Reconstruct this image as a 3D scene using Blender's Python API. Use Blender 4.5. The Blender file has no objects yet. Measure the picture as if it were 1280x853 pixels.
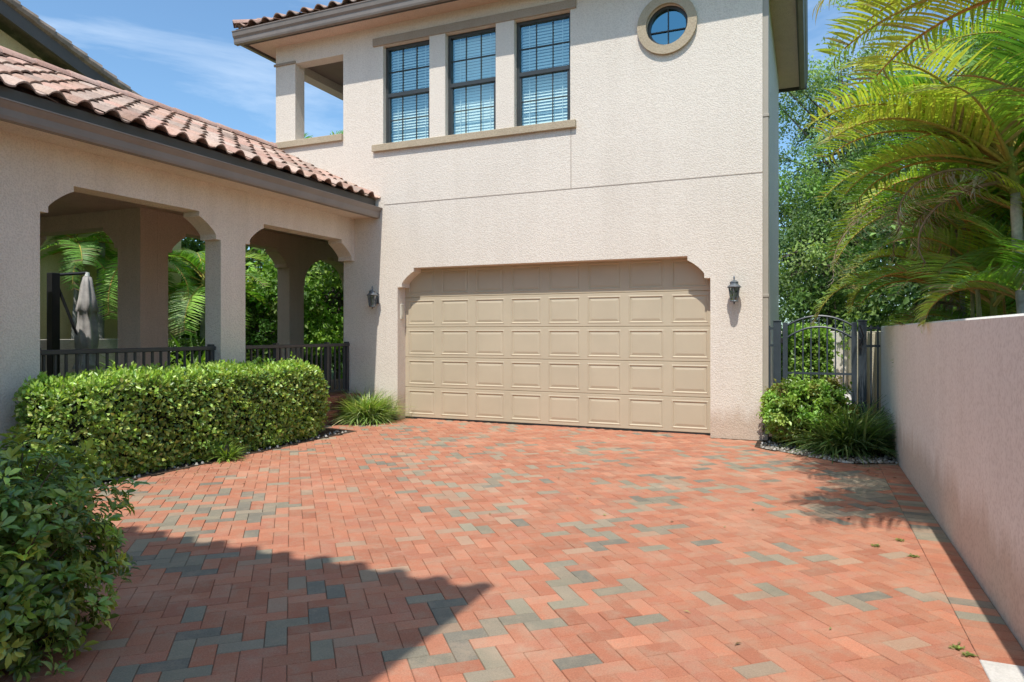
import bpy, math, random
import numpy as np
import bmesh
from mathutils import Vector, Matrix
from mathutils.geometry import tessellate_polygon
random.seed(7); rng = np.random.default_rng(11)
sc = bpy.context.scene; col = sc.collection
R = math.radians

def lin(r, g, b):
    return tuple(((v/255)/12.92 if v/255 <= .04045 else ((v/255+.055)/1.055)**2.4) for v in (r, g, b))

# ------------------------------------------------------------------ materials
def nt(name):
    m = bpy.data.materials.new(name); m.use_nodes = True
    n = m.node_tree.nodes; l = m.node_tree.links
    return m, n, l, n['Principled BSDF']

def N(n, t, **k):
    o = n.new(t)
    for a, v in k.items():
        if a in o.inputs: o.inputs[a].default_value = v
        else: setattr(o, a, v)
    return o

def noise(n, l, scale, detail=4, rough=.55, vec=None):
    t = n.new('ShaderNodeTexNoise'); t.inputs['Scale'].default_value = scale
    t.inputs['Detail'].default_value = detail; t.inputs['Roughness'].default_value = rough
    if vec is None: vec = n.new('ShaderNodeNewGeometry').outputs['Position']
    l.new(vec, t.inputs['Vector']); return t

def ramp(n, l, fac, stops):
    r = n.new('ShaderNodeValToRGB'); l.new(fac, r.inputs['Fac'])
    while len(r.color_ramp.elements) < len(stops): r.color_ramp.elements.new(.5)
    for e, (p, c) in zip(r.color_ramp.elements, stops):
        e.position = p; e.color = (*c, 1) if len(c) == 3 else c
    return r

def mul(n, l, a, b, fac=1.0):
    m = n.new('ShaderNodeMix'); m.data_type = 'RGBA'; m.blend_type = 'MULTIPLY'
    m.inputs[0].default_value = fac; l.new(a, m.inputs[6])
    if isinstance(b, tuple): m.inputs[7].default_value = (*b, 1)
    else: l.new(b, m.inputs[7])
    return m.outputs[2]

def bump(n, l, h, bsdf, strength, dist=.01):
    b = n.new('ShaderNodeBump'); b.inputs['Strength'].default_value = strength; b.inputs['Distance'].default_value = dist
    l.new(h, b.inputs['Height']); l.new(b.outputs['Normal'], bsdf.inputs['Normal']); return b

def stucco(name, base, bs=.9, scale=38, dist=.012, mott=.12):
    m, n, l, p = nt(name)
    pos = n.new('ShaderNodeNewGeometry').outputs['Position']
    a = noise(n, l, scale, 3, .5, pos); b = noise(n, l, scale*3.2, 2, .6, pos); big = noise(n, l, .9, 5, .6, pos)
    mp = n.new('ShaderNodeMapping'); mp.inputs['Scale'].default_value = (5, 5, .35); l.new(pos, mp.inputs['Vector'])
    st = noise(n, l, 1.0, 4, .6, mp.outputs[0])
    ra = ramp(n, l, a.outputs[0], [(.40, (0, 0, 0)), (.60, (1, 1, 1))])
    mx = N(n, 'ShaderNodeMath', operation='MULTIPLY_ADD'); l.new(b.outputs[0], mx.inputs[0]); mx.inputs[1].default_value = .45; l.new(ra.outputs[0], mx.inputs[2])
    bump(n, l, mx.outputs[0], p, bs, dist)
    rgb = n.new('ShaderNodeRGB'); rgb.outputs[0].default_value = (*base, 1)
    c = mul(n, l, rgb.outputs[0], ramp(n, l, big.outputs[0], [(.3, (1-mott,)*3), (.7, (1, 1, 1))]).outputs[0])
    c = mul(n, l, c, ramp(n, l, st.outputs[0], [(.3, (1-mott*.8, 1-mott*.9, 1-mott)), (.6, (1, 1, 1))]).outputs[0])
    c = mul(n, l, c, ramp(n, l, a.outputs[0], [(.35, (.86, .85, .84)), (.55, (1, 1, 1))]).outputs[0])
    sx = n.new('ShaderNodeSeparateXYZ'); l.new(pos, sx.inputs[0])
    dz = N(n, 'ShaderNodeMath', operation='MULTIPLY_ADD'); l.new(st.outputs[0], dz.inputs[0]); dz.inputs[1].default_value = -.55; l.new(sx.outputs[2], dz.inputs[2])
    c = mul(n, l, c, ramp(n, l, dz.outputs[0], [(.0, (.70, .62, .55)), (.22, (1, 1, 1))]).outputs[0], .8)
    l.new(c, p.inputs['Base Color']); p.inputs['Roughness'].default_value = .93; p.inputs['Specular IOR Level'].default_value = .2
    return m

def paint(name, base, rough=.5, var=.15, scale=6, metal=0, bs=.08):
    m, n, l, p = nt(name)
    a = noise(n, l, scale, 5, .6); b = noise(n, l, scale*14, 3, .6)
    rgb = n.new('ShaderNodeRGB'); rgb.outputs[0].default_value = (*base, 1)
    c = mul(n, l, rgb.outputs[0], ramp(n, l, a.outputs[0], [(.3, (1-var,)*3), (.7, (1, 1, 1))]).outputs[0])
    l.new(c, p.inputs['Base Color']); p.inputs['Roughness'].default_value = rough; p.inputs['Metallic'].default_value = metal
    bump(n, l, b.outputs[0], p, bs, .003)
    return m

def leafmat(name, trans=.35, gloss=.12, tint=(1, 1, 1), tr_tint=(1.5, 1.5, .6), rough=.35):
    m = bpy.data.materials.new(name); m.use_nodes = True; n = m.node_tree.nodes; l = m.node_tree.links
    n.remove(n['Principled BSDF']); out = n['Material Output']
    at = n.new('ShaderNodeAttribute'); at.attribute_name = 'Col'
    nz = noise(n, l, 30, 2, .5)
    c = mul(n, l, at.outputs['Color'], ramp(n, l, nz.outputs[0], [(.3, tuple(.75*t for t in tint)), (.7, tint)]).outputs[0])
    d = n.new('ShaderNodeBsdfDiffuse'); l.new(c, d.inputs['Color'])
    t = n.new('ShaderNodeBsdfTranslucent'); l.new(mul(n, l, c, tr_tint), t.inputs['Color'])
    g = n.new('ShaderNodeBsdfGlossy'); g.inputs['Roughness'].default_value = rough; g.inputs['Color'].default_value = (.8, .85, .8, 1)
    m1 = n.new('ShaderNodeMixShader'); m1.inputs[0].default_value = trans; l.new(d.outputs[0], m1.inputs[1]); l.new(t.outputs[0], m1.inputs[2])
    lw_ = n.new('ShaderNodeLayerWeight'); lw_.inputs[0].default_value = .5
    fr = N(n, 'ShaderNodeMath', operation='POWER'); l.new(lw_.outputs['Facing'], fr.inputs[0]); fr.inputs[1].default_value = 4
    ml = N(n, 'ShaderNodeMath', operation='MULTIPLY_ADD'); l.new(fr.outputs[0], ml.inputs[0]); ml.inputs[1].default_value = .35; ml.inputs[2].default_value = .02+gloss*.12
    m2 = n.new('ShaderNodeMixShader'); l.new(ml.outputs[0], m2.inputs[0]); l.new(m1.outputs[0], m2.inputs[1]); l.new(g.outputs[0], m2.inputs[2])
    l.new(m2.outputs[0], out.inputs['Surface']); return m

def vcol(name, rough=.85, bs=.5, scale=60, var=.25, dist=.004, spec=.3, big=None, speck=None):
    m, n, l, p = nt(name)
    at = n.new('ShaderNodeAttribute'); at.attribute_name = 'Col'
    a = noise(n, l, scale, 5, .65); b = noise(n, l, 2.2, 5, .6)
    c = mul(n, l, at.outputs['Color'], ramp(n, l, a.outputs[0], [(.3, (1-var,)*3), (.65, (1, 1, 1))]).outputs[0])
    c = mul(n, l, c, ramp(n, l, b.outputs[0], [(.3, (.86, .86, .86)), (.7, (1, 1, 1))]).outputs[0])
    if speck:
        k2 = noise(n, l, speck[0], 6, .7); r2 = ramp(n, l, k2.outputs[0], [(.46, (0, 0, 0)), (.68, (1, 1, 1))])
        f2 = N(n, 'ShaderNodeMath', operation='MULTIPLY'); l.new(r2.outputs[0], f2.inputs[0]); f2.inputs[1].default_value = speck[2]
        m2 = n.new('ShaderNodeMix'); m2.data_type = 'RGBA'; l.new(f2.outputs[0], m2.inputs[0]); l.new(c, m2.inputs[6]); m2.inputs[7].default_value = (*speck[1], 1); c = m2.outputs[2]
        k3 = noise(n, l, 420, 2, .8); c = mul(n, l, c, ramp(n, l, k3.outputs[0], [(.32, (.72, .72, .72)), (.5, (1, 1, 1)), (.7, (1.12, 1.12, 1.12))]).outputs[0])
    if big:
        k = noise(n, l, big[0], 6, .65)
        r = ramp(n, l, k.outputs[0], [(.55, (0, 0, 0)), (.75, (1, 1, 1))])
        mx = n.new('ShaderNodeMix'); mx.data_type = 'RGBA'
        f = N(n, 'ShaderNodeMath', operation='MULTIPLY'); l.new(r.outputs[0], f.inputs[0]); f.inputs[1].default_value = big[2]
        l.new(f.outputs[0], mx.inputs[0]); l.new(c, mx.inputs[6]); mx.inputs[7].default_value = (*big[1], 1); c = mx.outputs[2]
    l.new(c, p.inputs['Base Color']); p.inputs['Roughness'].default_value = rough; p.inputs['Specular IOR Level'].default_value = spec
    bump(n, l, a.outputs[0], p, bs, dist)
    return m

def glassmat(name, tint, refl=.35, fac_glossy=(.9, .95, 1)):
    m = bpy.data.materials.new(name); m.use_nodes = True; n = m.node_tree.nodes; l = m.node_tree.links
    n.remove(n['Principled BSDF']); out = n['Material Output']
    t = n.new('ShaderNodeBsdfTransparent'); t.inputs['Color'].default_value = (*tint, 1)
    g = n.new('ShaderNodeBsdfGlossy'); g.inputs['Roughness'].default_value = .015; g.inputs['Color'].default_value = (*fac_glossy, 1)
    nz = noise(n, l, 1.7, 2, .5); b = n.new('ShaderNodeBump'); b.inputs['Strength'].default_value = .06; b.inputs['Distance'].default_value = .02
    l.new(nz.outputs[0], b.inputs['Height']); l.new(b.outputs[0], g.inputs['Normal'])
    lw_ = n.new('ShaderNodeLayerWeight'); lw_.inputs[0].default_value = .5
    fr = N(n, 'ShaderNodeMath', operation='POWER'); l.new(lw_.outputs['Facing'], fr.inputs[0]); fr.inputs[1].default_value = 4
    ad = N(n, 'ShaderNodeMath', operation='ADD'); l.new(fr.outputs[0], ad.inputs[0]); ad.inputs[1].default_value = refl
    x = n.new('ShaderNodeMixShader'); l.new(ad.outputs[0], x.inputs[0]); l.new(t.outputs[0], x.inputs[1]); l.new(g.outputs[0], x.inputs[2])
    l.new(x.outputs[0], out.inputs['Surface']); return m

M = {}
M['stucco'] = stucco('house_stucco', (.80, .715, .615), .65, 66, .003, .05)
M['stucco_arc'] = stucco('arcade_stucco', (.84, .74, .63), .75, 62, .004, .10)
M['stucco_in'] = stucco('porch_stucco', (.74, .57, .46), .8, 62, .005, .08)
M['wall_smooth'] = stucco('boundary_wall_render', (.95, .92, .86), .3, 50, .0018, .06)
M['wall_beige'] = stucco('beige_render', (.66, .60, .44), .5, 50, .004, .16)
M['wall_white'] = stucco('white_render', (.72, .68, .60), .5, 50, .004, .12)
M['wall_grey'] = stucco('grey_render', (.42, .40, .36), .5, 50, .004, .12)
M['wall_yellow'] = stucco('yellow_render', (.72, .58, .30), .5, 50, .004, .12)
M['joint'] = paint('joint_shadow', (.42, .35, .29), .9)
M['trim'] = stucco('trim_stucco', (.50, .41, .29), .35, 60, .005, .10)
M['trim_dark'] = stucco('lintel_stucco', (.42, .345, .27), .5, 50, .006, .10)
M['gutter'] = paint('gutter_paint', (.25, .21, .18), .42, .2, 3)
M['fascia'] = paint('fascia_paint', (.10, .085, .07), .6, .2, 3)
M['soffit'] = paint('soffit_board', (.27, .21, .165), .8, .12, 3)
M['pipe'] = paint('downspout_paint', (.40, .35, .28), .5, .12, 3)
M['door'] = paint('garage_door_paint', (.53, .45, .32), .55, .08, 2.2, bs=.05)
M['bronze'] = paint('window_frame_bronze', (.045, .05, .05), .4, .2)
M['blind'] = paint('blind_slats', (.88, .90, .84), .6, .06)
M['room'] = paint('room_dark', (.055, .06, .06), .9)
M['iron'] = paint('railing_metal', (.060, .056, .056), .45, .25)
M['gate'] = paint('gate_iron', (.055, .07, .085), .45, .25)
M['black'] = paint('black_metal', (.02, .02, .022), .45, .2)
M['lantern'] = paint('lantern_metal', (.22, .24, .26), .45, .5, 40, .5)
M['rubber'] = paint('door_seal', (.02, .02, .02), .8)
M['keypad'] = paint('keypad_plastic', (.62, .58, .48), .5)
M['canvas'] = paint('umbrella_canvas', (.50, .47, .44), .9, .35, 9, bs=.3)
M['pane'] = glassmat('window_glass', (.90, 1, .98), .24, (.62, .95, 1.0))
M['pane_dark'] = glassmat('round_window_glass', (.12, .25, .28), .34, (.40, .80, .95))
M['pane_lamp'] = glassmat('lantern_glass', (.75, .8, .75), .25)
M['leaf'] = leafmat('hedge_leaf', .30, .16)
M['leaf_dark'] = leafmat('waxy_leaf', .22, .30, rough=.3)
M['leaf_tree'] = leafmat('tree_leaf', .38, .04, rough=.6)
M['leaf_palm'] = leafmat('palm_leaf', .42, .10, tr_tint=(1.15, 1.3, .55), rough=.5)
M['leaf_dry'] = leafmat('dry_palm_leaf', .15, .02, tr_tint=(1, 1, 1), rough=.7)
M['grassblade'] = leafmat('strap_leaf', .35, .15)
M['tile'] = vcol('roof_tile_clay', .85, .5, 45, .35, .006, .3, (4.5, (.30, .24, .19), .40), (2.2, (.66, .50, .42), .35))
M['paver'] = vcol('brick_paver', .88, .8, 120, .24, .003, .25, (1.3, (.60, .40, .28), .45), (7.5, (.40, .31, .215), .42))
M['brick'] = vcol('porch_brick', .85, .6, 70, .3, .004)
M['bark'] = vcol('bark', .95, .9, 30, .45, .012)
M['palm_bark'] = vcol('palm_trunk_bark', .9, .5, 30, .35, .006)

def ground_mat(name, stops, sc1=3, sc2=60, bs=.6, dist=.02):
    m, n, l, p = nt(name); a = noise(n, l, sc1, 6, .65); b = noise(n, l, sc2, 5, .7)
    ad = N(n, 'ShaderNodeMath', operation='MULTIPLY_ADD'); l.new(a.outputs[0], ad.inputs[0]); ad.inputs[1].default_value = .5
    h = N(n, 'ShaderNodeMath', operation='MULTIPLY'); l.new(b.outputs[0], h.inputs[0]); h.inputs[1].default_value = .5; l.new(h.outputs[0], ad.inputs[2])
    l.new(ramp(n, l, ad.outputs[0], stops).outputs[0], p.inputs['Base Color']); p.inputs['Roughness'].default_value = .95
    p.inputs['Specular IOR Level'].default_value = .15
    bump(n, l, b.outputs[0], p, bs, dist); return m
M['soil'] = ground_mat('mulch_soil', [(.35, (.018, .012, .009)), (.5, (.06, .04, .028)), (.62, (.15, .11, .08))])
M['grass'] = ground_mat('lawn_grass', [(.35, (.03, .055, .012)), (.6, (.10, .16, .03))])
M['sand'] = ground_mat('joint_sand', [(.3, (.20, .11, .07)), (.65, (.42, .27, .18))], 5, 150, .4, .004)
M['concrete'] = ground_mat('concrete_pad', [(.3, (.42, .40, .36)), (.6, (.66, .63, .58))], 6, 90, .3, .003)
M['tilefloor'] = ground_mat('porch_floor', [(.3, (.20, .12, .09)), (.6, (.30, .19, .14))], 2, 30, .2, .003)
M['pebble'] = vcol('pebble', .8, .3, 60, .3, .003)

# ------------------------------------------------------------------ builders
def wloc(o):
    v = Vector((0, 0, 0))
    while o is not None: v += o.location; o = o.parent
    return v

def link_mesh(name, verts, faces, mats, parent=None, cols=None, smooth=False):
    """faces: list of tuples or (n,k) array; cols: per-vertex colours"""
    me = bpy.data.meshes.new(name)
    V = np.asarray(verts, dtype=np.float64).reshape(-1, 3)
    if parent is not None: V = V - np.array(wloc(parent))
    if isinstance(faces, np.ndarray):
        nf, k = faces.shape
        me.vertices.add(len(V)); me.vertices.foreach_set('co', V.astype(np.float32).ravel())
        me.loops.add(nf*k); me.loops.foreach_set('vertex_index', faces.astype(np.int32).ravel())
        me.polygons.add(nf); me.polygons.foreach_set('loop_start', np.arange(0, nf*k, k, dtype=np.int32))
        me.update(calc_edges=True); me.validate()
    else:
        me.from_pydata(V.tolist(), [], [tuple(f) for f in faces]); me.update()
    if smooth: me.polygons.foreach_set('use_smooth', [True]*len(me.polygons))
    if cols is not None:
        c = np.ones((len(V), 4), np.float32); c[:, :3] = np.asarray(cols).reshape(-1, 3)
        at = me.color_attributes.new('Col', 'FLOAT_COLOR', 'POINT'); at.data.foreach_set('color', c.ravel())
    me.materials.append(mats)
    o = bpy.data.objects.new(name, me); col.objects.link(o)
    if parent is not None: o.parent = parent
    return o

class MB:
    def __init__(s): s.v = []; s.f = []; s.c = []
    def add(s, vs, fs, c=(1, 1, 1)):
        b = len(s.v); s.v += [tuple(v) for v in vs]; s.c += [c]*len(vs)
        s.f += [tuple(i+b for i in f) for f in fs]; return s
    def box(s, x0, x1, y0, y1, z0, z1, c=(1, 1, 1), bv=0):
        if bv:
            vs = []
            for z, i in ((z0, bv), (z0+bv, 0), (z1-bv, 0), (z1, bv)):
                for (x, y) in ((x0, y0), (x1, y0), (x1, y1), (x0, y1)):
                    dx = i if x == x0 else -i; dy = i if y == y0 else -i
                    vs.append((x+dx, y+dy, z))
            fs = [(3, 2, 1, 0), (12, 13, 14, 15)]
            for r in range(3):
                for k in range(4): fs.append((r*4+k, r*4+(k+1) % 4, r*4+4+(k+1) % 4, r*4+4+k))
            return s.add(vs, fs, c)
        return s.add([(x0,y0,z0),(x1,y0,z0),(x1,y1,z0),(x0,y1,z0),(x0,y0,z1),(x1,y0,z1),(x1,y1,z1),(x0,y1,z1)],
                     [(3,2,1,0),(4,5,6,7),(0,1,5,4),(1,2,6,5),(2,3,7,6),(3,0,4,7)], c)
    def tube(s, pts, rad, n=8, c=(1, 1, 1), cap=True, cc=None):
        pts = [Vector(p) for p in pts]; m = len(pts)
        if not hasattr(rad, '__len__'): rad = [rad]*m
        vs = []; up = Vector((0, 0, 1)); prev = None
        for i, p in enumerate(pts):
            t = (pts[min(i+1, m-1)]-pts[max(i-1, 0)]).normalized()
            if prev is None:
                a = t.cross(up if abs(t.z) < .95 else Vector((1, 0, 0))).normalized()
            else: a = (prev-t*prev.dot(t)).normalized()
            prev = a; b = t.cross(a)
            for k in range(n):
                q = 2*math.pi*k/n; vs.append(p+(a*math.cos(q)+b*math.sin(q))*rad[i])
        fs = [(i*n+k, i*n+(k+1) % n, (i+1)*n+(k+1) % n, (i+1)*n+k) for i in range(m-1) for k in range(n)]
        if cap: fs += [tuple(range(n))[::-1], tuple((m-1)*n+k for k in range(n))]
        b0 = len(s.v); s.add(vs, fs, c)
        if cc is not None:
            for i in range(m):
                for k in range(n): s.c[b0+i*n+k] = cc[i]
        return s
    def lathe(s, prof, cx, cy, n=16, c=(1, 1, 1), ang0=0, sq=False):
        vs = [(cx+r*math.cos(ang0+2*math.pi*k/n), cy+r*math.sin(ang0+2*math.pi*k/n), z) for r, z in prof for k in range(n)]
        m = len(prof)
        fs = [(i*n+k, i*n+(k+1) % n, (i+1)*n+(k+1) % n, (i+1)*n+k) for i in range(m-1) for k in range(n)]
        fs += [tuple(range(n))[::-1], tuple((m-1)*n+k for k in range(n))]
        return s.add(vs, fs, c)
    def build(s, name, mat, parent=None, smooth=False):
        return link_mesh(name, s.v, s.f, M[mat], parent, s.c, smooth)

def plate(mb, outer, holes, mp, t, c=(1, 1, 1)):
    """2-D polygon with holes -> a slab; mp(u, v, d) gives world point, d=0 front, d=t back"""
    loops = [outer]+holes
    pts = [p for lp in loops for p in lp]
    tris = tessellate_polygon([[Vector((p[0], p[1], 0)) for p in lp] for lp in loops])
    n = len(pts)
    vs = [mp(u, v, 0) for u, v in pts]+[mp(u, v, t) for u, v in pts]
    fs = [tuple(q) for q in tris]+[tuple(i+n for i in q)[::-1] for q in tris]
    b = 0
    for lp in loops:
        k = len(lp)
        for i in range(k): j = (i+1) % k; fs.append((b+i, b+j, b+j+n, b+i+n))
        b += k
    mb.add(vs, fs, c); return mb

def rect(a0, a1, b0, b1): return [(a0, b0), (a1, b0), (a1, b1), (a0, b1)]
def arch(a0, a1, zb, zs, zt, fw=.34, st=.08, p=1.2, n=10):
    L = [(a0, zb), (a0, zs)]
    def corner():
        P = [(st, zs), (st, zs+.06)]
        rx = fw-st; rz = zt-.06-(zs+.06)
        for i in range(1, n+1):
            q = math.pi/2*i/n; P.append((fw-rx*max(0, math.cos(q))**(2/p), zs+.06+rz*math.sin(q)**(2/p)))
        P.append((fw, zt)); return P
    cp = corner()
    L += [(a0+u, v) for u, v in cp]
    L += [(a1-u, v) for u, v in cp[::-1]]
    L += [(a1, zs), (a1, zb)]
    return L

def thing(name, label, cat, loc, group=None):
    o = bpy.data.objects.new(name, None); col.objects.link(o); o.location = loc; o.empty_display_size = .2
    return tag(o, label, cat, group)
def tag(o, label=None, cat=None, group=None, kind=None):
    if label: o['label'] = label
    if cat: o['category'] = cat
    if group: o['group'] = group
    if kind: o['kind'] = kind
    return o
def copy_tree(o, parent=None):
    c = o.copy(); col.objects.link(c); c.parent = parent
    for ch in [x for x in bpy.data.objects if x.parent == o]: copy_tree(ch, c)
    return c

# scattered leaves ---------------------------------------------------------
def T_leaf():
    v = np.array([(0,0,0),(.5,.5,.12),(1,0,-.08),(.5,-.5,.12)], float); return v, np.array([(0,2,1),(0,3,2)])
def T_oval():
    xs = [0, .3, .65, 1]; w = [0.04, .42, .46, 0.02]; v = []
    for x, a in zip(xs, w):
        z = -.35*(x-.35)**2+.04
        v += [(x, a, z+abs(a)*.25), (x, 0, z), (x, -a, z+abs(a)*.25)]
    f = []
    for i in range(3):
        b = i*3; f += [(b, b+1, b+4, b+3), (b+1, b+2, b+5, b+4)]
    return np.array(v, float), np.array(f)
def T_blade(droop=.6, seg=5, fold=.25):
    v = []
    for i in range(seg+1):
        t = i/seg; w = .5*(1-t**2.2)*(.55+.45*min(1, t*4)); z = -droop*t*t; x = t*(1-.25*droop*t)
        v += [(x, w, z), (x, 0, z-fold*w*0), (x, -w, z)]
        v[-2] = (x, 0, z-.02*fold)
    f = []
    for i in range(seg):
        b = i*3; f += [(b, b+1, b+4, b+3), (b+1, b+2, b+5, b+4)]
    return np.array(v, float), np.array(f)
def nrm(a): return a/np.maximum(np.linalg.norm(a, axis=1, keepdims=True), 1e-9)
def scatter(T, P, D, Nn, S, C):
    tv, tf = T; n = len(P)
    D = nrm(D); B = nrm(np.cross(Nn, D)); Nn = nrm(np.cross(D, B))
    S = np.asarray(S, float)
    if S.ndim == 1: S = np.stack([S, S, S], 1)
    V = P[:, None]+tv[None, :, 0:1]*(D*S[:, :1])[:, None]+tv[None, :, 1:2]*(B*S[:, 1:2])[:, None]+tv[None, :, 2:3]*(Nn*S[:, 2:3])[:, None]
    k = len(tv); F = (tf[None]+(np.arange(n)*k)[:, None, None]).reshape(-1, tf.shape[1])
    return V.reshape(-1, 3), F, np.repeat(C, k, axis=0)
class LB:
    def __init__(s): s.V = []; s.F = []; s.C = []; s.n = 0
    def add(s, V, F, C): s.V.append(V); s.F.append(F+s.n); s.C.append(C); s.n += len(V); return s
    def build(s, name, mat, parent=None):
        return link_mesh(name, np.concatenate(s.V), np.concatenate(s.F), M[mat], parent, np.concatenate(s.C))
def randdir(n):
    d = rng.normal(size=(n, 3)); return nrm(d)
GAIN = 1.55
def palette(n, cols, jit=.18):
    c = GAIN*np.array(cols)[rng.integers(0, len(cols), n)]
    return np.clip(c*(1+rng.normal(0, jit, (n, 1)))*(1+rng.normal(0, jit*.3, (n, 3))), .003, 1)

def blob_leaves(lb, cen, rad, n, size, cols, T=None, clusters=60, csig=.16, shell=.55, up=.4, low=-1):
    cen = np.array(cen); rad = np.array(rad)
    d = randdir(clusters); d[:, 2] = np.where(d[:, 2] < low, -d[:, 2], d[:, 2])
    r = shell+(1-shell)*rng.random((clusters, 1))**.6
    r *= 1+rng.normal(0, .09, (clusters, 1))
    K = cen+d*r*rad; kc = palette(clusters, cols, .22)
    idx = rng.integers(0, clusters, n)
    P = K[idx]+rng.normal(0, 1, (n, 3))*csig*rad.mean()*np.array([1, 1, .75])
    out = nrm((P-cen)/rad)
    D = nrm(out*.6+randdir(n)*.9+np.array([0, 0, -.15])); Nn = nrm(out*.5+randdir(n)*.6+np.array([0, 0, up]))
    C = kc[idx]*(1+rng.normal(0, .16, (n, 1))); C = np.clip(C, .003, 1)
    s = size*(.6+.8*rng.random(n)); S = np.stack([s, s*.55, s], 1)
    lb.add(*scatter(T or T_leaf(), P, D, Nn, S, C)); return K

# ------------------------------------------------------------------ world, sun, camera
sd = Vector((.053, -.54, 1)).normalized()
w = bpy.data.worlds.new('World'); sc.world = w; w.use_nodes = True
n = w.node_tree.nodes; l = w.node_tree.links; bg = n['Background']
sky = n.new('ShaderNodeTexSky'); sky.sky_type = 'NISHITA'; sky.sun_disc = False
sky.sun_elevation = math.asin(sd.z); sky.sun_rotation = math.atan2(sd.x, sd.y)
sky.air_density = 1.0; sky.dust_density = 1.0; sky.ozone_density = 1.3
tc = n.new('ShaderNodeTexCoord'); mp = n.new('ShaderNodeMapping'); mp.inputs['Scale'].default_value = (1.0, 1.0, 4.5)
mp.inputs['Rotation'].default_value = (.2, .25, .3)
l.new(tc.outputs['Generated'], mp.inputs['Vector'])
cn = n.new('ShaderNodeTexNoise'); cn.inputs['Scale'].default_value = 1.9; cn.inputs['Detail'].default_value = 8; cn.inputs['Roughness'].default_value = .62
cn.inputs['Distortion'].default_value = .5
l.new(mp.outputs[0], cn.inputs['Vector'])
cr = ramp(n, l, cn.outputs[0], [(.48, (.03, .03, .03)), (.84, (.55, .55, .55))])
cm = n.new('ShaderNodeMix'); cm.data_type = 'RGBA'; l.new(cr.outputs[0], cm.inputs[0]); skt = mul(n, l, sky.outputs[0], (.88, 1.20, 1.34)); l.new(skt, cm.inputs[6]); cm.inputs[7].default_value = (8.2, 9.0, 9.8, 1)
l.new(cm.outputs[2], bg.inputs['Color']); bg.inputs['Strength'].default_value = .15
sun = bpy.data.lights.new('sun', 'SUN'); sun.energy = 4.7; sun.angle = R(.55); sun.color = (1, .955, .89)
so = bpy.data.objects.new('sun', sun); col.objects.link(so); so.rotation_euler = sd.to_track_quat('Z', 'Y').to_euler(); so.location = (0, -20, 30)
cam = bpy.data.cameras.new('camera'); co = bpy.data.objects.new('camera', cam); col.objects.link(co)
co.location = (0, 0, 1.4); co.rotation_euler = (R(90), 0, R(23.295)); cam.lens = 24.3; cam.sensor_width = 36; cam.shift_y = -10.5/1280
cam.clip_end = 2000; cam.clip_start = .05; sc.camera = co
sc.view_settings.view_transform = 'Standard'; sc.view_settings.look = 'None'; sc.view_settings.exposure = 0
sc.render.resolution_x = 1024; sc.render.resolution_y = 682

# ------------------------------------------------------------------ ground
FY = 9.51      # garage front
AX = -6.94     # arcade face
def sheet(name, pts, z, mat):
    return tag(link_mesh(name, [(x, y, z) for x, y in pts], [tuple(range(len(pts)))], M[mat]), kind='structure')
sheet('ground', [(-400, -400), (400, -400), (400, 400), (-400, 400)], -.06, 'grass')
sheet('planting_bed', [(-6.94, -.3), (-5.9, -.3), (-5.9, 8.15), (-6.94, 8.35)], .004, 'soil')
sheet('planting_bed', [(-.62, 8.93), (.35, 8.2), (.90, 8.42), (.90, 14), (-.62, 14)], .004, 'soil')
sheet('planting_bed', [(-6.93, 8.4), (-6.05, 8.75), (-6.10, 9.50), (-6.93, 9.50)], .004, 'soil')
sheet('planting_bed', [(-4.2, -.3), (-3.12, -.3), (-3.12, 2.15), (-4.2, 2.15)], .004, 'soil')
sheet('planting_bed', [(1.1, -3), (12, -3), (12, 30), (1.1, 30)], -.02, 'soil')
sheet('sand_bed', [(-5.95, -4), (.90, -4), (.90, 9.8), (-6.5, 9.8), (-6.9, 8.1), (-5.95, 7.9)], -.008, 'sand')

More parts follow.
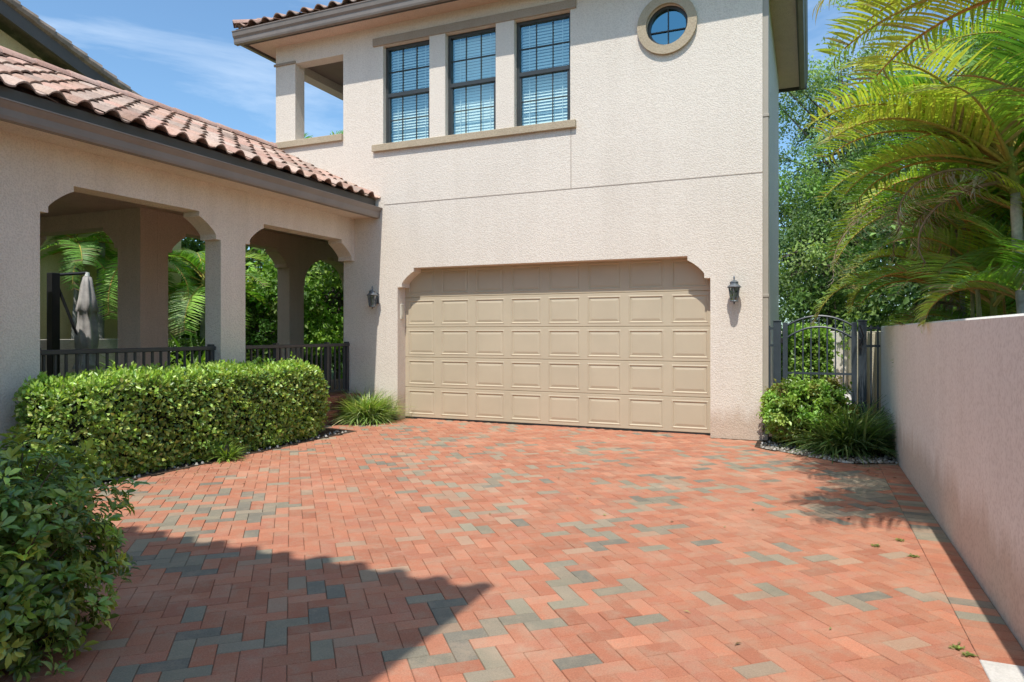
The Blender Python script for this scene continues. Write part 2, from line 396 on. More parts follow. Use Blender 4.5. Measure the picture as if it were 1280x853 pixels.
# pavers: 45 degree herringbone with a soldier course along the boundary wall
def pavers():
    W = .0985; c45 = math.cos(R(-49)); s45 = math.sin(R(-49))
    V = []; F = []; C = []
    red = [(.54, .215, .125), (.515, .21, .13), (.56, .235, .14), (.50, .195, .115), (.55, .25, .155), (.53, .22, .13)]
    tan = [(.45, .315, .215), (.41, .30, .21), (.49, .30, .20)]
    grey = [(.30, .265, .195), (.34, .295, .21), (.37, .305, .22), (.25, .225, .175)]
    from mathutils import noise as mn
    def pick(x, y):
        v = mn.noise(Vector((x*1.1, y*1.1, 3.1)))*.8+random.gauss(0, .33)
        b = random.gauss(1, .06)
        c = random.choice(grey) if v > .42 else random.choice(tan) if v > .31 else random.choice(red)
        return tuple(q*b for q in c)
    def paver(cx, cy, ux, uy, hl, hw, colr):
        g = .0012; ch = .0024; b = len(V); tz = random.gauss(0, .0009); tl = random.gauss(0, .002)
        vx, vy = -uy, ux
        for (z, i) in ((-.03, g), (-.0035, g), (0, g+ch)):
            for sa, sb in ((-1, -1), (1, -1), (1, 1), (-1, 1)):
                a = sa*(hl-i); e = sb*(hw-i)
                V.append((cx+ux*a+vx*e, cy+uy*a+vy*e, z+tz+tl*a)); C.append(colr)
        F.append((b+8, b+9, b+10, b+11))
        for r in (0, 4):
            for k in range(4): F.append((b+r+k, b+r+(k+1) % 4, b+r+4+(k+1) % 4, b+r+4+k))
    def inside(x, y):
        if y < -2.6 or x > .79: return False
        if y > 9.44 and not (-6.10 < x < -1.21 and y < 9.73): return False
        if y > 8.92-(x+.6)*.75 and x > -.56: return False
        if x < -5.93 and y < 8.15: return False
        if x < -6.08 and y > 8.72: return False
        if x < -6.75: return False
        if x < -3.15 and y < 2.15: return False
        return True
    n_ = 150
    for i in range(-n_, n_):
        for j in range(-n_, n_):
            k = (i-j) % 4
            if k == 0: x, y, h = i+1, j+.5, True
            elif k == 3: x, y, h = i+.5, j+1, False
            else: continue
            x *= W; y *= W
            X = x*c45-y*s45-2.5; Y = x*s45+y*c45+4.5
            if not inside(X, Y): continue
            ux, uy = (c45, s45) if h else (-s45, c45)
            paver(X, Y, ux, uy, W, W/2, pick(X, Y))
    bm = bmesh.new(); lay = bm.verts.layers.float_color.new('Col'); vs = [bm.verts.new(v) for v in V]
    for v, c in zip(vs, C): v[lay] = (*c, 1)
    for f in F: bm.faces.new([vs[i] for i in f])
    bmesh.ops.bisect_plane(bm, geom=bm.verts[:]+bm.edges[:]+bm.faces[:], plane_co=(.6665, 0, 0), plane_no=(1, 0, 0), clear_outer=True, dist=1e-5)
    bm.verts.index_update(); V = [tuple(v.co) for v in bm.verts]; C = [tuple(v[lay])[:3] for v in bm.verts]; F = [tuple(v.index for v in f.verts) for f in bm.faces]; bm.free()
    y = -2.6
    while y < 8.4:
        if not (3.26 < y < 3.48): paver(.768, y, 1, 0, .10, .05, pick(.77, y))
        y += .1005
    return link_mesh('driveway', V, F, M['paver'], None, C)
drv = pavers()
tag(drv, kind='structure')
mb = MB(); mb.box(.665, .868, 3.24, 3.50, -.03, .006, bv=.004)
tag(mb.build('concrete_pad', 'concrete'), kind='structure')

# ------------------------------------------------------------------ roof tiles
def tile_slope(name, org, U, Vd, Nn, nu, nv, per=.28, exp=.33, parent=None, clip=None, h=.062):
    org, U, Vd, Nn = (Vector(a) for a in (org, U, Vd, Nn)); U.normalize(); Vd.normalize(); Nn.normalize()
    cols = [(.50, .31, .225), (.57, .36, .27), (.60, .43, .33), (.44, .27, .20), (.53, .39, .31), (.62, .37, .28), (.38, .27, .21)]
    V = []; F = []; C = []; sg = 9
    for r in range(nv):
        for k in range(nu):
            c = random.choice(cols); b_ = random.gauss(1, .1); c = tuple(q*b_ for q in c)
            js = random.gauss(0, .011); jl = abs(random.gauss(0, .004)); jt = random.gauss(0, .006)
            prof = []
            for q in range(sg+1):
                t = q/sg
                if t < .62: z = h*math.sin(math.pi*t/.62)**.8
                else: z = -.012*math.sin(math.pi*(t-.62)/.38)
                prof.append((t*per*1.0, z))
            b = len(V)
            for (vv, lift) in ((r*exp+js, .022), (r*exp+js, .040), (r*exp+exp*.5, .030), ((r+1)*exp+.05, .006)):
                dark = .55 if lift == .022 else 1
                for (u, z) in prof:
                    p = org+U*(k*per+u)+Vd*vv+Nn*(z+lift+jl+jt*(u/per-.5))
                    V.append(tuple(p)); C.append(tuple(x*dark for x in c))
            m = sg+1
            for a in range(3):
                for q in range(sg): F.append((b+a*m+q, b+a*m+q+1, b+(a+1)*m+q+1, b+(a+1)*m+q))
    if clip:
        bm = bmesh.new(); lay = bm.verts.layers.float_color.new('Col')
        vs = [bm.verts.new(v) for v in V]
        for v, c in zip(vs, C): v[lay] = (*c, 1)
        for f in F: bm.faces.new([vs[i] for i in f])
        for pc, pn in clip:
            g = bm.verts[:]+bm.edges[:]+bm.faces[:]
            bmesh.ops.bisect_plane(bm, geom=g, plane_co=pc, plane_no=pn, clear_outer=True, dist=1e-5)
        off = wloc(parent) if parent else Vector()
        for v in bm.verts: v.co -= off
        me = bpy.data.meshes.new(name); bm.to_mesh(me); bm.free(); me.materials.append(M['tile'])
        o = bpy.data.objects.new(name, me); col.objects.link(o); o.parent = parent
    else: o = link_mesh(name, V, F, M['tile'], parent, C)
    o.data.polygons.foreach_set('use_smooth', [True]*len(o.data.polygons))
    o.data.set_sharp_from_angle(angle=R(50))
    return o
def ridge_caps(name, p0, p1, parent, r=.10, L=.40):
    p0, p1 = Vector(p0), Vector(p1); d = (p1-p0); n_ = max(1, int(d.length/L)); d.normalize()
    mb = MB(); side = d.cross(Vector((0, 0, 1))).normalized(); up = side.cross(d)
    cols = [(.54, .33, .26), (.50, .30, .235), (.57, .37, .30)]
    for i in range(n_):
        a = p0+d*(i*L); b = p0+d*((i+1)*L+.05); c = random.choice(cols); m = 9; vs = []
        for (q, rr) in ((a, r*1.08), (b, r*.92)):
            for k in range(m):
                t = math.pi*(k/(m-1)); vs.append(q+side*rr*math.cos(t)+up*rr*.85*math.sin(t))
        for k in range(m): vs.append(a+(vs[k]-a)*.80)
        fs = [(k, k+1, m+k+1, m+k) for k in range(m-1)]+[(k+1, k, 2*m+k, 2*m+k+1) for k in range(m-1)]
        mb.add(vs, fs, c)
    return mb.build(name, 'tile', parent, True)

# ------------------------------------------------------------------ the house
H = thing('stucco_house', 'two storey beige stucco house with wide garage door, three upper windows and tiled porch wing', 'house', (-4, 12, 0))
# garage front
ox0, ox1 = -6.104, -1.215
cor = arch(ox0, ox1, 0, 2.13, 2.435, .30)
outer = [(-.56, 0), (-.56, 6.42), (-8.61, 6.42), (-8.61, 3.32), (-7.16, 3.32), (-7.16, 0)]+cor
WIN = [(-6.38, -5.51), (-5.225, -4.36), (-4.055, -3.178)]
wz0, wz1 = 4.41, 6.07
holes = [rect(a, b, wz0, wz1) for a, b in WIN]
rc = (-1.787, 5.60)
holes.append([(rc[0]+.285*math.cos(2*math.pi*k/40), rc[1]+.285*math.sin(2*math.pi*k/40)) for k in range(40)])
holes.append(rect(-8.18, -7.17, 4.72, 6.06))
mb = MB(); plate(mb, outer, holes, lambda u, v, d: (u, FY+d, v), .235)
# right and rear and left walls
mb.box(-.795, -.56, FY+.237, 14.6, 0, 6.42)
mb.box(-7.0, -.797, 14.37, 14.6, 0, 6.42)
mb.box(-7.16, -6.93, FY+.237, 14.36, 0, 6.41)
mb.build('wall', 'stucco', H)
mb = MB(); plate(mb, rect(FY+.236, 14.6, 3.32, 6.42), [rect(9.95, 11.9, 4.72, 6.06)], lambda u, v, d: (-8.61+d, u, v), .235)
mb.box(-8.374, -7.163, 12.1, 12.3, 4.3, 6.3); mb.build('balcony_wall', 'stucco', H)
mb = MB(); mb.box(-8.37, -7.162, FY+.24, 12.08, 4.2, 4.35); mb.build('balcony_floor', 'soffit', H)
mb = MB(); mb.box(-8.372, -7.162, FY+.24, 12.08, 6.20, 6.30); mb.build('balcony_ceiling', 'soffit', H)
# horizontal and vertical control joints
mb = MB(); mb.box(-6.36, -.561, FY-.0035, FY+.01, 3.474, 3.486); mb.box(-3.172, -3.162, FY-.0035, FY+.01, 3.49, 4.345); mb.build('control_joint', 'joint', H)
# trims
mb = MB(); mb.box(-6.565, -3.085, FY-.055, FY+.001, 4.35, 4.462, bv=.006); mb.build('sill', 'trim', H)
mb = MB(); mb.box(-6.565, -3.088, FY-.03, FY+.001, 6.075, 6.205, bv=.006); mb.build('lintel', 'trim_dark', H)
for a, b in ((-5.51, -5.225), (-4.36, -4.055)):
    mb = MB(); mb.box(a+.002, b-.002, FY-.012, FY+.001, 4.464, 6.073); mb.build('mullion_pier', 'stucco', H)
mb = MB(); mb.box(-8.66, -7.17, FY-.05, FY+.001, 4.61, 4.722, bv=.006); mb.box(-8.66, -8.612, FY-.05, 12, 4.61, 4.722); mb.build('ledge', 'trim', H)
mb = MB(); mb.box(-8.635, -8.17, FY-.025, FY+.001, 6.06, 6.10); mb.build('column_cap', 'trim_dark', H)
# windows
win0 = None
def window(x0, x1, tilt):
    W_ = bpy.data.objects.new('window', None); col.objects.link(W_); W_.parent = H
    W_.location = Vector(((x0+x1)/2, FY+.1, wz0))-H.location
    y = FY+.085; zm = 5.275
    mb = MB()
    for (a, b, c, d, yy) in ((x0, x0+.045, wz0, wz1, 0), (x1-.045, x1, wz0, wz1, 0), (x0+.045, x1-.045, wz0, wz0+.05, 0), (x0+.045, x1-.045, wz1-.05, wz1, 0)):
        mb.box(a, b, y, y+.08, c, d, bv=.004)
    mb.box(x0+.045, x1-.045, y-.012, y+.06, zm-.035, zm+.03, bv=.004)
    mb.box(x0+.045, x0+.075, y+.004, y+.05, wz0+.05, zm-.035); mb.box(x1-.075, x1-.045, y+.004, y+.05, wz0+.05, zm-.035)
    mb.box(x0+.075, x1-.075, y+.004, y+.05, wz0+.05, wz0+.085)
    mb.build('frame', 'bronze', W_)
    mb = MB(); iw = (x1-x0-.09)
    for s0, s1, yy in ((wz0+.085, zm-.035, y+.02), (zm+.03, wz1-.05, y+.03)):
        for q in (1, 2): xx = x0+.045+iw*q/3; mb.box(xx-.0065, xx+.0065, yy-.006, yy+.006, s0, s1)
        zz = (s0+s1)/2; mb.box(x0+.05, x1-.05, yy-.007, yy+.007, zz-.0065, zz+.0065)
    mb.build('muntin', 'bronze', W_)
    mb = MB(); mb.add([(x0+.046, y+.028, wz0+.05), (x1-.046, y+.028, wz0+.05), (x1-.046, y+.028, zm), (x0+.046, y+.028, zm)], [(0, 1, 2, 3)])
    mb.add([(x0+.046, y+.04, zm), (x1-.046, y+.04, zm), (x1-.046, y+.04, wz1-.04), (x0+.046, y+.04, wz1-.04)], [(0, 1, 2, 3)])
    mb.build('pane', 'pane', W_)
    mb = MB(); z = wz0+.06
    while z < wz1-.04:
        a = R(tilt); dy = .024*math.cos(a); dz = .024*math.sin(a); yc = y+.12
        mb.add([(x0+.05, yc-dy, z-dz), (x1-.05, yc-dy, z-dz), (x1-.05, yc+dy, z+dz), (x0+.05, yc+dy, z+dz)], [(0, 1, 2, 3)]); z += .046
    for q in (.2, .8): xx = x0+(x1-x0)*q; mb.box(xx-.004, xx+.004, y+.09, y+.095, wz0+.05, wz1)
    mb.build('blind', 'blind', W_)
for (a, b), q in zip(WIN, (56, 74, 60)): window(a, b, q)
mb = MB(); mb.box(-6.6, -3.0, FY+.30, FY+1.6, 4.2, 6.3); mb.box(-2.3, -1.3, FY+.26, FY+1.3, 5.1, 6.1)
mb.build('room', 'room', H)
# round window
RW = bpy.data.objects.new('round_window', None); col.objects.link(RW); RW.parent = H; RW.location = Vector((rc[0], FY, rc[1]))-H.location
def ring(r0, r1, y0, y1, n=48):
    mb = MB(); vs = []
    for r, y in ((r0, y1), (r0, y0), (r1, y0), (r1, y1)):
        for k in range(n): t = 2*math.pi*k/n; vs.append((rc[0]+r*math.cos(t), y, rc[1]+r*math.sin(t)))
    fs = [(i*n+k, i*n+(k+1) % n, (i+1) % 4*n+(k+1) % n, (i+1) % 4*n+k) for i in range(4) for k in range(n)]
    mb.add(vs, fs); return mb
ring(.283, .405, FY-.05, FY+.001).build('surround', 'trim', RW)
ring(.245, .284, FY+.05, FY+.11).build('frame', 'bronze', RW)
mb = MB(); mb.box(rc[0]-.006, rc[0]+.006, FY+.065, FY+.085, rc[1]-.25, rc[1]+.25); mb.box(rc[0]-.25, rc[0]+.25, FY+.066, FY+.084, rc[1]-.056, rc[1]-.044); mb.build('muntin', 'bronze', RW)
mb = MB(); mb.add([(rc[0]+.25*math.cos(2*math.pi*k/40), FY+.09, rc[1]+.25*math.sin(2*math.pi*k/40)) for k in range(40)], [tuple(range(40))]); mb.build('pane', 'pane_dark', RW)
# garage door
GD = bpy.data.objects.new('garage_door', None); col.objects.link(GD); GD.parent = H; GD.location = Vector(((ox0+ox1)/2, FY+.235, 0))-H.location
def door_section(z0, z1, x0=ox0-.05, x1=ox1+.05):
    mb = MB(); y = FY+.236; n_ = 8
    xs = [x0]+[ox0+(ox1-ox0)*k/n_ for k in range(1, n_)]+[x1]
    # rounded tongue top and bottom
    e = .008
    mb.add([(x0, y, z0+e), (x1, y, z0+e), (x1, y+.012, z0), (x0, y+.012, z0)], [(3, 2, 1, 0)])
    mb.add([(x0, y, z1-e), (x1, y, z1-e), (x1, y+.012, z1), (x0, y+.012, z1)], [(0, 1, 2, 3)])
    a0, a1 = z0+e, z1-e
    for k in range(n_):
        c0, c1 = xs[k], xs[k+1]
        cc0 = ox0+(ox1-ox0)*k/n_; cc1 = ox0+(ox1-ox0)*(k+1)/n_
        rings = [(c0, c1, a0, a1, 0)]
        p0, p1, q0, q1 = cc0+.055, cc1-.055, z0+.046, z1-.046
        for i, d in ((0, 0), (.008, -.004), (.018, -.004), (.030, .008), (.062, .001), (.066, 0.0)):
            rings.append((p0+i, p1-i, q0+i, q1-i, d))
        vs = []
        for r in rings:
            for (x, z) in ((r[0], r[2]), (r[1], r[2]), (r[1], r[3]), (r[0], r[3])): vs.append((x, y+r[4], z))
        fs = [(i*4+j, i*4+(j+1) % 4, (i+1)*4+(j+1) % 4, (i+1)*4+j) for i in range(len(rings)-1) for j in range(4)]
        m = (len(rings)-1)*4; fs.append((m, m+1, m+2, m+3)); mb.add(vs, fs)
    mb.box(x0, x1, y+.03, y+.05, z0, z1)
    return mb.build('door_section', 'door', GD)
for r in range(5): door_section(.02+r*.489, .02+(r+1)*.489)
mb = MB(); mb.box(ox0-.04, ox1+.04, FY+.237, FY+.26, .0, .022); mb.build('bottom_seal', 'rubber', GD)
mb = MB(); mb.box(ox0-.002, ox0+.022, FY+.08, FY+.15, 1.62, 1.86, bv=.005); mb.box(ox0+.022, ox0+.027, FY+.095, FY+.135, 1.66, 1.82); mb.build('keypad', 'keypad', H)

# main roof: soffit, gutter, tiles
ey, ex0, ex1, eyb = 9.0, -9.12, -.03, 15.3
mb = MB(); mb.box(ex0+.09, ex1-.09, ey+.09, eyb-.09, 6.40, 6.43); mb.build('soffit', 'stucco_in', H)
def ktrough(mb, x0, x1, y0, y1, z0, z1, side, c=(1, 1, 1)):
    """K style gutter section swept along a straight eave; side: outward direction 'y-' or 'x+' or 'x-'"""
    prof = [(0, z0), (.075, z0), (.085, z0+.03), (.09, z0+.09), (.115, z0+.125), (.128, z1-.016), (.136, z1-.012), (.136, z1), (.118, z1), (.118, z1-.02), (.02, z1-.02), (0, z1)]
    vs = []
    for e in (0, 1):
        for (d, z) in prof:
            if side == 'y-': vs.append((x0 if e == 0 else x1, y1-d, z))
            elif side == 'x+': vs.append((x0+d, y0 if e == 0 else y1, z))
            elif side == 'x-': vs.append((x1-d, y0 if e == 0 else y1, z))
            elif side == 'y+': vs.append((x0 if e == 0 else x1, y0+d, z))
    m = len(prof); fs = [(k, (k+1) % m, m+(k+1) % m, m+k) for k in range(m)]+[tuple(range(m))[::-1], tuple(range(m, 2*m))]
    mb.add(vs, fs, c)
mb = MB(); ktrough(mb, ex0, ex1, ey, ey+.136, 6.37, 6.58, 'y-'); ktrough(mb, ex1-.136, ex1, ey+.137, eyb, 6.37, 6.58, 'x+'); ktrough(mb, ex0, ex0+.136, ey+.137, eyb, 6.37, 6.58, 'x-')
mb.build('gutter', 'gutter', H)
mb = MB(); mb.box(ex0+.14, ex1-.14, ey+.138, ey+.16, 6.36, 6.64); mb.box(ex1-.162, ex1-.14, ey+.162, eyb, 6.36, 6.64); mb.box(ex0+.14, ex0+.162, ey+.162, eyb, 6.36, 6.64)
mb.box(ex0+.02, ex1-.02, eyb-.02, eyb+.02, 6.36, 6.64)
mb.build('fascia', 'fascia', H)
pt = .34; L_ = math.hypot(1, pt); A0 = ex0+.04; A1 = ex1-.04; B0 = ey+.05; B1 = eyb; zt = 6.62
run = (B1-B0)/2; zr = zt+pt*run
mr = MB(); mr.add([(A0, B0, zt), (A1, B0, zt), (A1, B1, zt), (A0, B1, zt), (A0+run, (B0+B1)/2, zr), (A1-run, (B0+B1)/2, zr)],
                  [(0, 1, 5, 4), (2, 3, 4, 5), (3, 0, 4), (1, 2, 5), (3, 2, 1, 0)], (.3, .2, .15))
rf = mr.build('roof', 'tile', H)
nr = int(run*L_/.33)+1
hipN = Vector((1, -1, 0)).normalized()
tile_slope('roof_tiles', (A0, B0, zt), (1, 0, 0), (0, 1, pt), (0, -pt, 1), int((A1-A0)/.28)+1, nr, parent=rf,
           clip=[((A0, B0, 0), (-1, 1, 0)), ((A1, B0, 0), (1, 1, 0)), ((0, (B0+B1)/2, 0), (0, 1, 0))])
tile_slope('roof_tiles', (A0, B1, zt), (0, -1, 0), (1, 0, pt), (-pt, 0, 1), int((B1-B0)/.28)+1, nr, parent=rf,
           clip=[((A0, B0, 0), (1, -1, 0)), ((A0, B1, 0), (1, 1, 0))])
tile_slope('roof_tiles', (A1, B0, zt), (0, 1, 0), (-1, 0, pt), (pt, 0, 1), int((B1-B0)/.28)+1, nr, parent=rf,
           clip=[((A1, B0, 0), (-1, -1, 0)), ((A1, B1, 0), (-1, 1, 0))])
ridge_caps('hip_tiles', (A0-.02, B0-.02, zt+.06), (A0+run, (B0+B1)/2, zr+.06), rf)
ridge_caps('hip_tiles', (A1+.02, B0-.02, zt+.06), (A1-run, (B0+B1)/2, zr+.06), rf)
# downspout at the right corner
mb = MB(); mb.box(-.558, -.49, FY+.02, FY+.12, .05, 6.37, bv=.008); mb.box(-.559, -.483, FY+.012, FY+.128, 1.86, 1.90, bv=.004); mb.box(-.559, -.483, FY+.012, FY+.128, 4.2, 4.24, bv=.004)
mb.box(-.558, -.49, FY-.12, FY+.12, .02, .09, bv=.008)
mb.build('downspout', 'pipe', H)

# porch wing
t_ = .27
hl = [arch(4.40, 6.67, .362, 2.59, 2.905), arch(1.70, 3.98, .362, 2.59, 2.905)]
out = [(-.6, 0), (-.6, 3.315), (FY-.003, 3.315)]
a2 = arch(7.09, FY-.003, .362, 2.59, 2.905)
out = [(-.6, 0), (7.09+.0, 0)]+a2[:-1]+[(FY-.003, 2.59)] if False else None
# end opening touches the garage wall: the slab ends with the corbel hugging it
a2 = arch(7.09, FY-.003, .36, 2.59, 2.905)
outer = [(-.6, 0), (7.09, 0)]+a2[1:-1]+[(FY-.003, 3.315), (-.6, 3.315)]
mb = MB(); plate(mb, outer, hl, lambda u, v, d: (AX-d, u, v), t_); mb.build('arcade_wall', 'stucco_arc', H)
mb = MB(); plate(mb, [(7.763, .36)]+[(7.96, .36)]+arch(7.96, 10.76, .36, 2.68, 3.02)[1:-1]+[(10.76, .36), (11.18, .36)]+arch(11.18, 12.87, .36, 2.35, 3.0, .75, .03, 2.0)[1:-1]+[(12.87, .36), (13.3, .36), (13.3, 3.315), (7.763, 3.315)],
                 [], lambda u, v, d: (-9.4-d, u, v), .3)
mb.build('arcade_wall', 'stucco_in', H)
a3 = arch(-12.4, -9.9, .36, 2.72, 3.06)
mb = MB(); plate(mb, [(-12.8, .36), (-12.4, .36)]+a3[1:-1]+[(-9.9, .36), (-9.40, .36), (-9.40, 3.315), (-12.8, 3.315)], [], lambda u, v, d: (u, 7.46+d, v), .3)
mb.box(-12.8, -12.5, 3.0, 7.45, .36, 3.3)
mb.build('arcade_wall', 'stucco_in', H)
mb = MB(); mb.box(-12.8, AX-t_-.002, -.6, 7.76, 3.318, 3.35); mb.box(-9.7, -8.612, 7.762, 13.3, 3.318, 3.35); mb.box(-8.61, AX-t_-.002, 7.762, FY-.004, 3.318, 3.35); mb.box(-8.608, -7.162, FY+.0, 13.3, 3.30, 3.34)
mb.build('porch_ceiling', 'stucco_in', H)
mb = MB(); mb.box(-12.8, AX-.272, -.6, 7.76, .0, .358); mb.box(-9.75, -7.162, 7.762, 13.3, 0, .358); mb.build('porch_floor', 'tilefloor', H)
# brick plinth with coping at the end bay
mb = MB(); rc_ = [(.36, .13, .085), (.30, .10, .07), (.40, .16, .10), (.28, .12, .09)]
for (x0, x1, z0, z1, y0, y1) in ((-6.93, -6.72, .0, .20, 7.15, 9.15), (-7.2, -6.82, .20, .40, 7.10, 9.50)):
    nn = 2
    for r in range(nn):
        y = y0-(0 if r % 2 else .1)
        while y < y1:
            ya, yb = max(y0, y+.004), min(y1, y+.196)
            if yb-ya > .02: mb.box(x0, x1+(.012 if r == nn-1 else 0), ya, yb, z0+(z1-z0)*r/nn+.003, z0+(z1-z0)*(r+1)/nn-.003, random.choice(rc_), bv=.003)
            y += .2
mb.build('brick_plinth', 'brick', H)
# wing gutter, soffit, fascia
mb = MB(); ktrough(mb, -6.525, -6.39, -.6, FY-.004, 3.265, 3.43, 'x+'); mb.build('gutter', 'gutter', H)
mb = MB(); mb.box(-6.937, -6.53, -.6, FY-.004, 3.285, 3.312); mb.build('soffit', 'stucco_arc', H)
mb = MB(); mb.box(-6.552, -6.528, -.6, FY-.004, 3.27, 3.57); mb.build('fascia', 'fascia', H)
ws = .47; zx = 3.555; xe = -6.47; xr = -8.64; zr2 = zx+ws*(xe-xr)
mb = MB(); zb_ = -.02
mb.add([(xe-.06, -.6, zx+zb_), (xe-.06, FY-.004, zx+zb_), (xr, FY-.004, zr2+zb_), (xr, -.6, zr2+zb_)], [(0, 1, 2, 3)], (.3, .2, .15))
xk = -10.05; zk = zr2-(xr-xk)*(zr2-zx)/(xr+10.9)
mb.add([(xr, -.6, zr2+zb_), (xr, 7.8, zr2+zb_), (-10.9, 7.8, zx+zb_), (-10.9, -.6, zx+zb_)], [(0, 1, 2, 3)], (.4, .26, .2))
mb.add([(xr, 7.8, zr2+zb_), (xr, 13.4, zr2+zb_), (xk, 13.4, zk+zb_), (xk, 7.8, zk+zb_)], [(0, 1, 2, 3)], (.4, .26, .2))
mb.add([(-10.8, -.6, 3.56), (-10.8, 7.77, 3.56), (-13, 7.77, 3.37), (-13, -.6, 3.37)], [(0, 1, 2, 3)], (.4, .26, .2))
rf2 = mb.build('roof', 'tile', H)
nv2 = int(math.hypot(xe-xr, zr2-zx)/.33)+1
tile_slope('roof_tiles', (xe, -.6, zx), (0, 1, 0), (-1, 0, ws), (ws, 0, 1), int((FY+.6)/.28)+1, nv2, parent=rf2, clip=[((xr, 0, 0), (-1, 0, 0)), ((0, FY-.006, 0), (0, 1, 0))])
tile_slope('roof_tiles', (-10.9, 13.4, zx-.02), (0, -1, 0), (1, 0, ws), (-ws, 0, 1), 20, 8, parent=rf2, clip=[((xr, 0, 0), (1, 0, 0)), ((xk, 0, 0), (-1, 0, 0))])
tile_slope('roof_tiles', (-10.9, 7.8, zx-.02), (0, -1, 0), (1, 0, ws), (-ws, 0, 1), 30, 8, parent=rf2, clip=[((xr, 0, 0), (1, 0, 0))])
ridge_caps('ridge_tiles', (xr, -.6, zr2+.05), (xr, 13.4, zr2+.05), rf2, .11)

# railings in the two bays
def railing(y0, y1, posts):
    G = bpy.data.objects.new('railing', None); col.objects.link(G); G.parent = H
    G.location = Vector((-7.06, y0, .36))-H.location
    x = -7.06
    mb = MB(); mb.box(x-.035, x+.035, y0, y1, 1.175, 1.225, bv=.006); mb.build('top_rail', 'iron', G)
    mb = MB(); mb.box(x-.02, x+.02, y0, y1, .44, .475, bv=.004); mb.build('bottom_rail', 'iron', G)
    for p in posts:
        mb = MB(); mb.box(x-.03, x+.03, p-.03, p+.03, .40, 1.25, bv=.005); mb.build('post', 'iron', G)
    n_ = int((y1-y0)/.112); first = None
    for k in range(1, n_):
        y = y0+(y1-y0)*k/n_
        if first is None:
            mb = MB(); mb.box(x-.012, x+.012, y-.011, y+.011, .475, 1.175); first = mb.build('baluster', 'iron', G); fy = y
        else:
            o = first.copy(); col.objects.link(o); o.parent = G; o.location = (0, y-fy, 0)
railing(4.40, 6.67, [4.44, 6.62])
railing(7.09, 9.49, [7.80, 8.94, 9.45])

# garden side block of the same house behind the camera: its eave throws the big shadow on the drive
EH = 5.6; cx_, cy_ = -1.6+.053*EH, 3.40-.54*EH
mb = MB(); plate(mb, [(-7.2, 0), (cx_-.55, 0), (cx_-.55, EH-.1), (-7.2, EH-.1)], [rect(-5.2, -3.6, .9, 2.3), rect(-5.2, -3.6, 3.6, 4.9)], lambda u, v, d: (u, cy_-.55-d, v), .25)
mb.box(cx_-.80, cx_-.55, -6, cy_-.802, 0, EH-.1); mb.box(-7.2, -6.95, -6, cy_-.802, 0, EH-.1)
mb.build('wall', 'stucco', H)
for z0_, z1_ in ((.9, 2.3), (3.6, 4.9)):
    mb = MB(); mb.box(-5.2, -3.6, cy_-.78, cy_-.76, z0_, z1_); mb.build('pane', 'pane_dark', H)
mb = MB(); mb.box(-7.6, cx_-.06, -6.2, cy_-.14, EH-.1, EH-.07); mb.build('soffit', 'soffit', H)
mr = MB(); mr.add([(-7.6, cy_-.11, EH), (cx_, cy_-.11, EH), (cx_, -6.4, EH), (-7.6, -6.4, EH), (-5.2, -3.2, EH+1.1), (cx_-2.6, -3.2, EH+1.1)], [(1, 0, 4, 5), (3, 2, 5, 4), (0, 3, 4), (2, 1, 5), (0, 1, 2, 3)], (.3, .2, .15))
rf3 = mr.build('roof', 'tile', H)
tile_slope('roof_tiles', (-7.6, cy_, EH-.02), (1, 0, 0), (0, -1, .34), (0, .34, 1), int((cx_+7.6)/.28)+1, 9, parent=rf3, h=.105, clip=[((cx_+.01, 0, 0), (1, 0, 0)), ((cx_, cy_, 0), (1, 1, 0))] if False else [((cx_+.005, 0, 0), (1, 0, 0))])

# ------------------------------------------------------------------ wall lanterns
def lantern(x, z, label):
    T = thing('wall_lantern', label, 'wall lamp', (x, FY-.001, z), 'lanterns on the garage wall')
    cy = FY-.13
    mb = MB(); mb.lathe([(.045, z-.075), (.055, z-.06), (.055, z+.06), (.045, z+.075)], x, FY-.012, 12) if False else mb.box(x-.05, x+.05, FY-.022, FY-.001, z-.10, z+.07, bv=.008)
    mb.build('backplate', 'lantern', T)
    mb = MB(); mb.tube([(x, FY-.02, z+.03), (x, FY-.06, z+.085), (x, FY-.11, z+.115), (x, cy, z+.11)], .009, 8); mb.build('arm', 'lantern', T, True)
    n6 = 6
    mb = MB(); mb.lathe([(.088, z+.030), (.092, z+.038), (.055, z+.072), (.052, z+.095), (.058, z+.10), (.034, z+.118), (.012, z+.126), (.006, z+.145), (.014, z+.153), (.010, z+.165), (.003, z+.185)], x, cy, 12)
    mb.build('roof', 'lantern', T)
    mb = MB(); mb.lathe([(.048, z-.155), (.054, z-.148), (.050, z-.138)], x, cy, 12); mb.lathe([(.006, z-.185), (.014, z-.172), (.008, z-.155)], x, cy, 8)
    for k in range(n6):
        t = 2*math.pi*(k+.5)/n6; t2 = 2*math.pi*(k+1.5)/n6
        a = (x+.074*math.cos(t), cy+.074*math.sin(t), z+.032); b = (x+.047*math.cos(t), cy+.047*math.sin(t), z-.142)
        c = (x+.074*math.cos(t2), cy+.074*math.sin(t2), z+.032); d = (x+.047*math.cos(t2), cy+.047*math.sin(t2), z-.142)
        mb.tube([a, b], .006, 6)
        mb.tube([a, d], .0028, 4); mb.tube([c, b], .0028, 4)
    mb.build('cage', 'lantern', T)
    mb = MB(); mb.lathe([(.045, z-.142), (.070, z+.032)], x, cy, 6, ang0=math.pi/6); mb.build('glass', 'pane_lamp', T)
    mb = MB(); mb.lathe([(.008, z-.135), (.010, z-.08), (.014, z-.06), (.004, z-.02)], x, cy, 8); mb.build('bulb', 'blind', T)
    return T
la = lantern(-.90, 1.955, 'grey metal wall lantern on the sunlit pier right of the garage door')
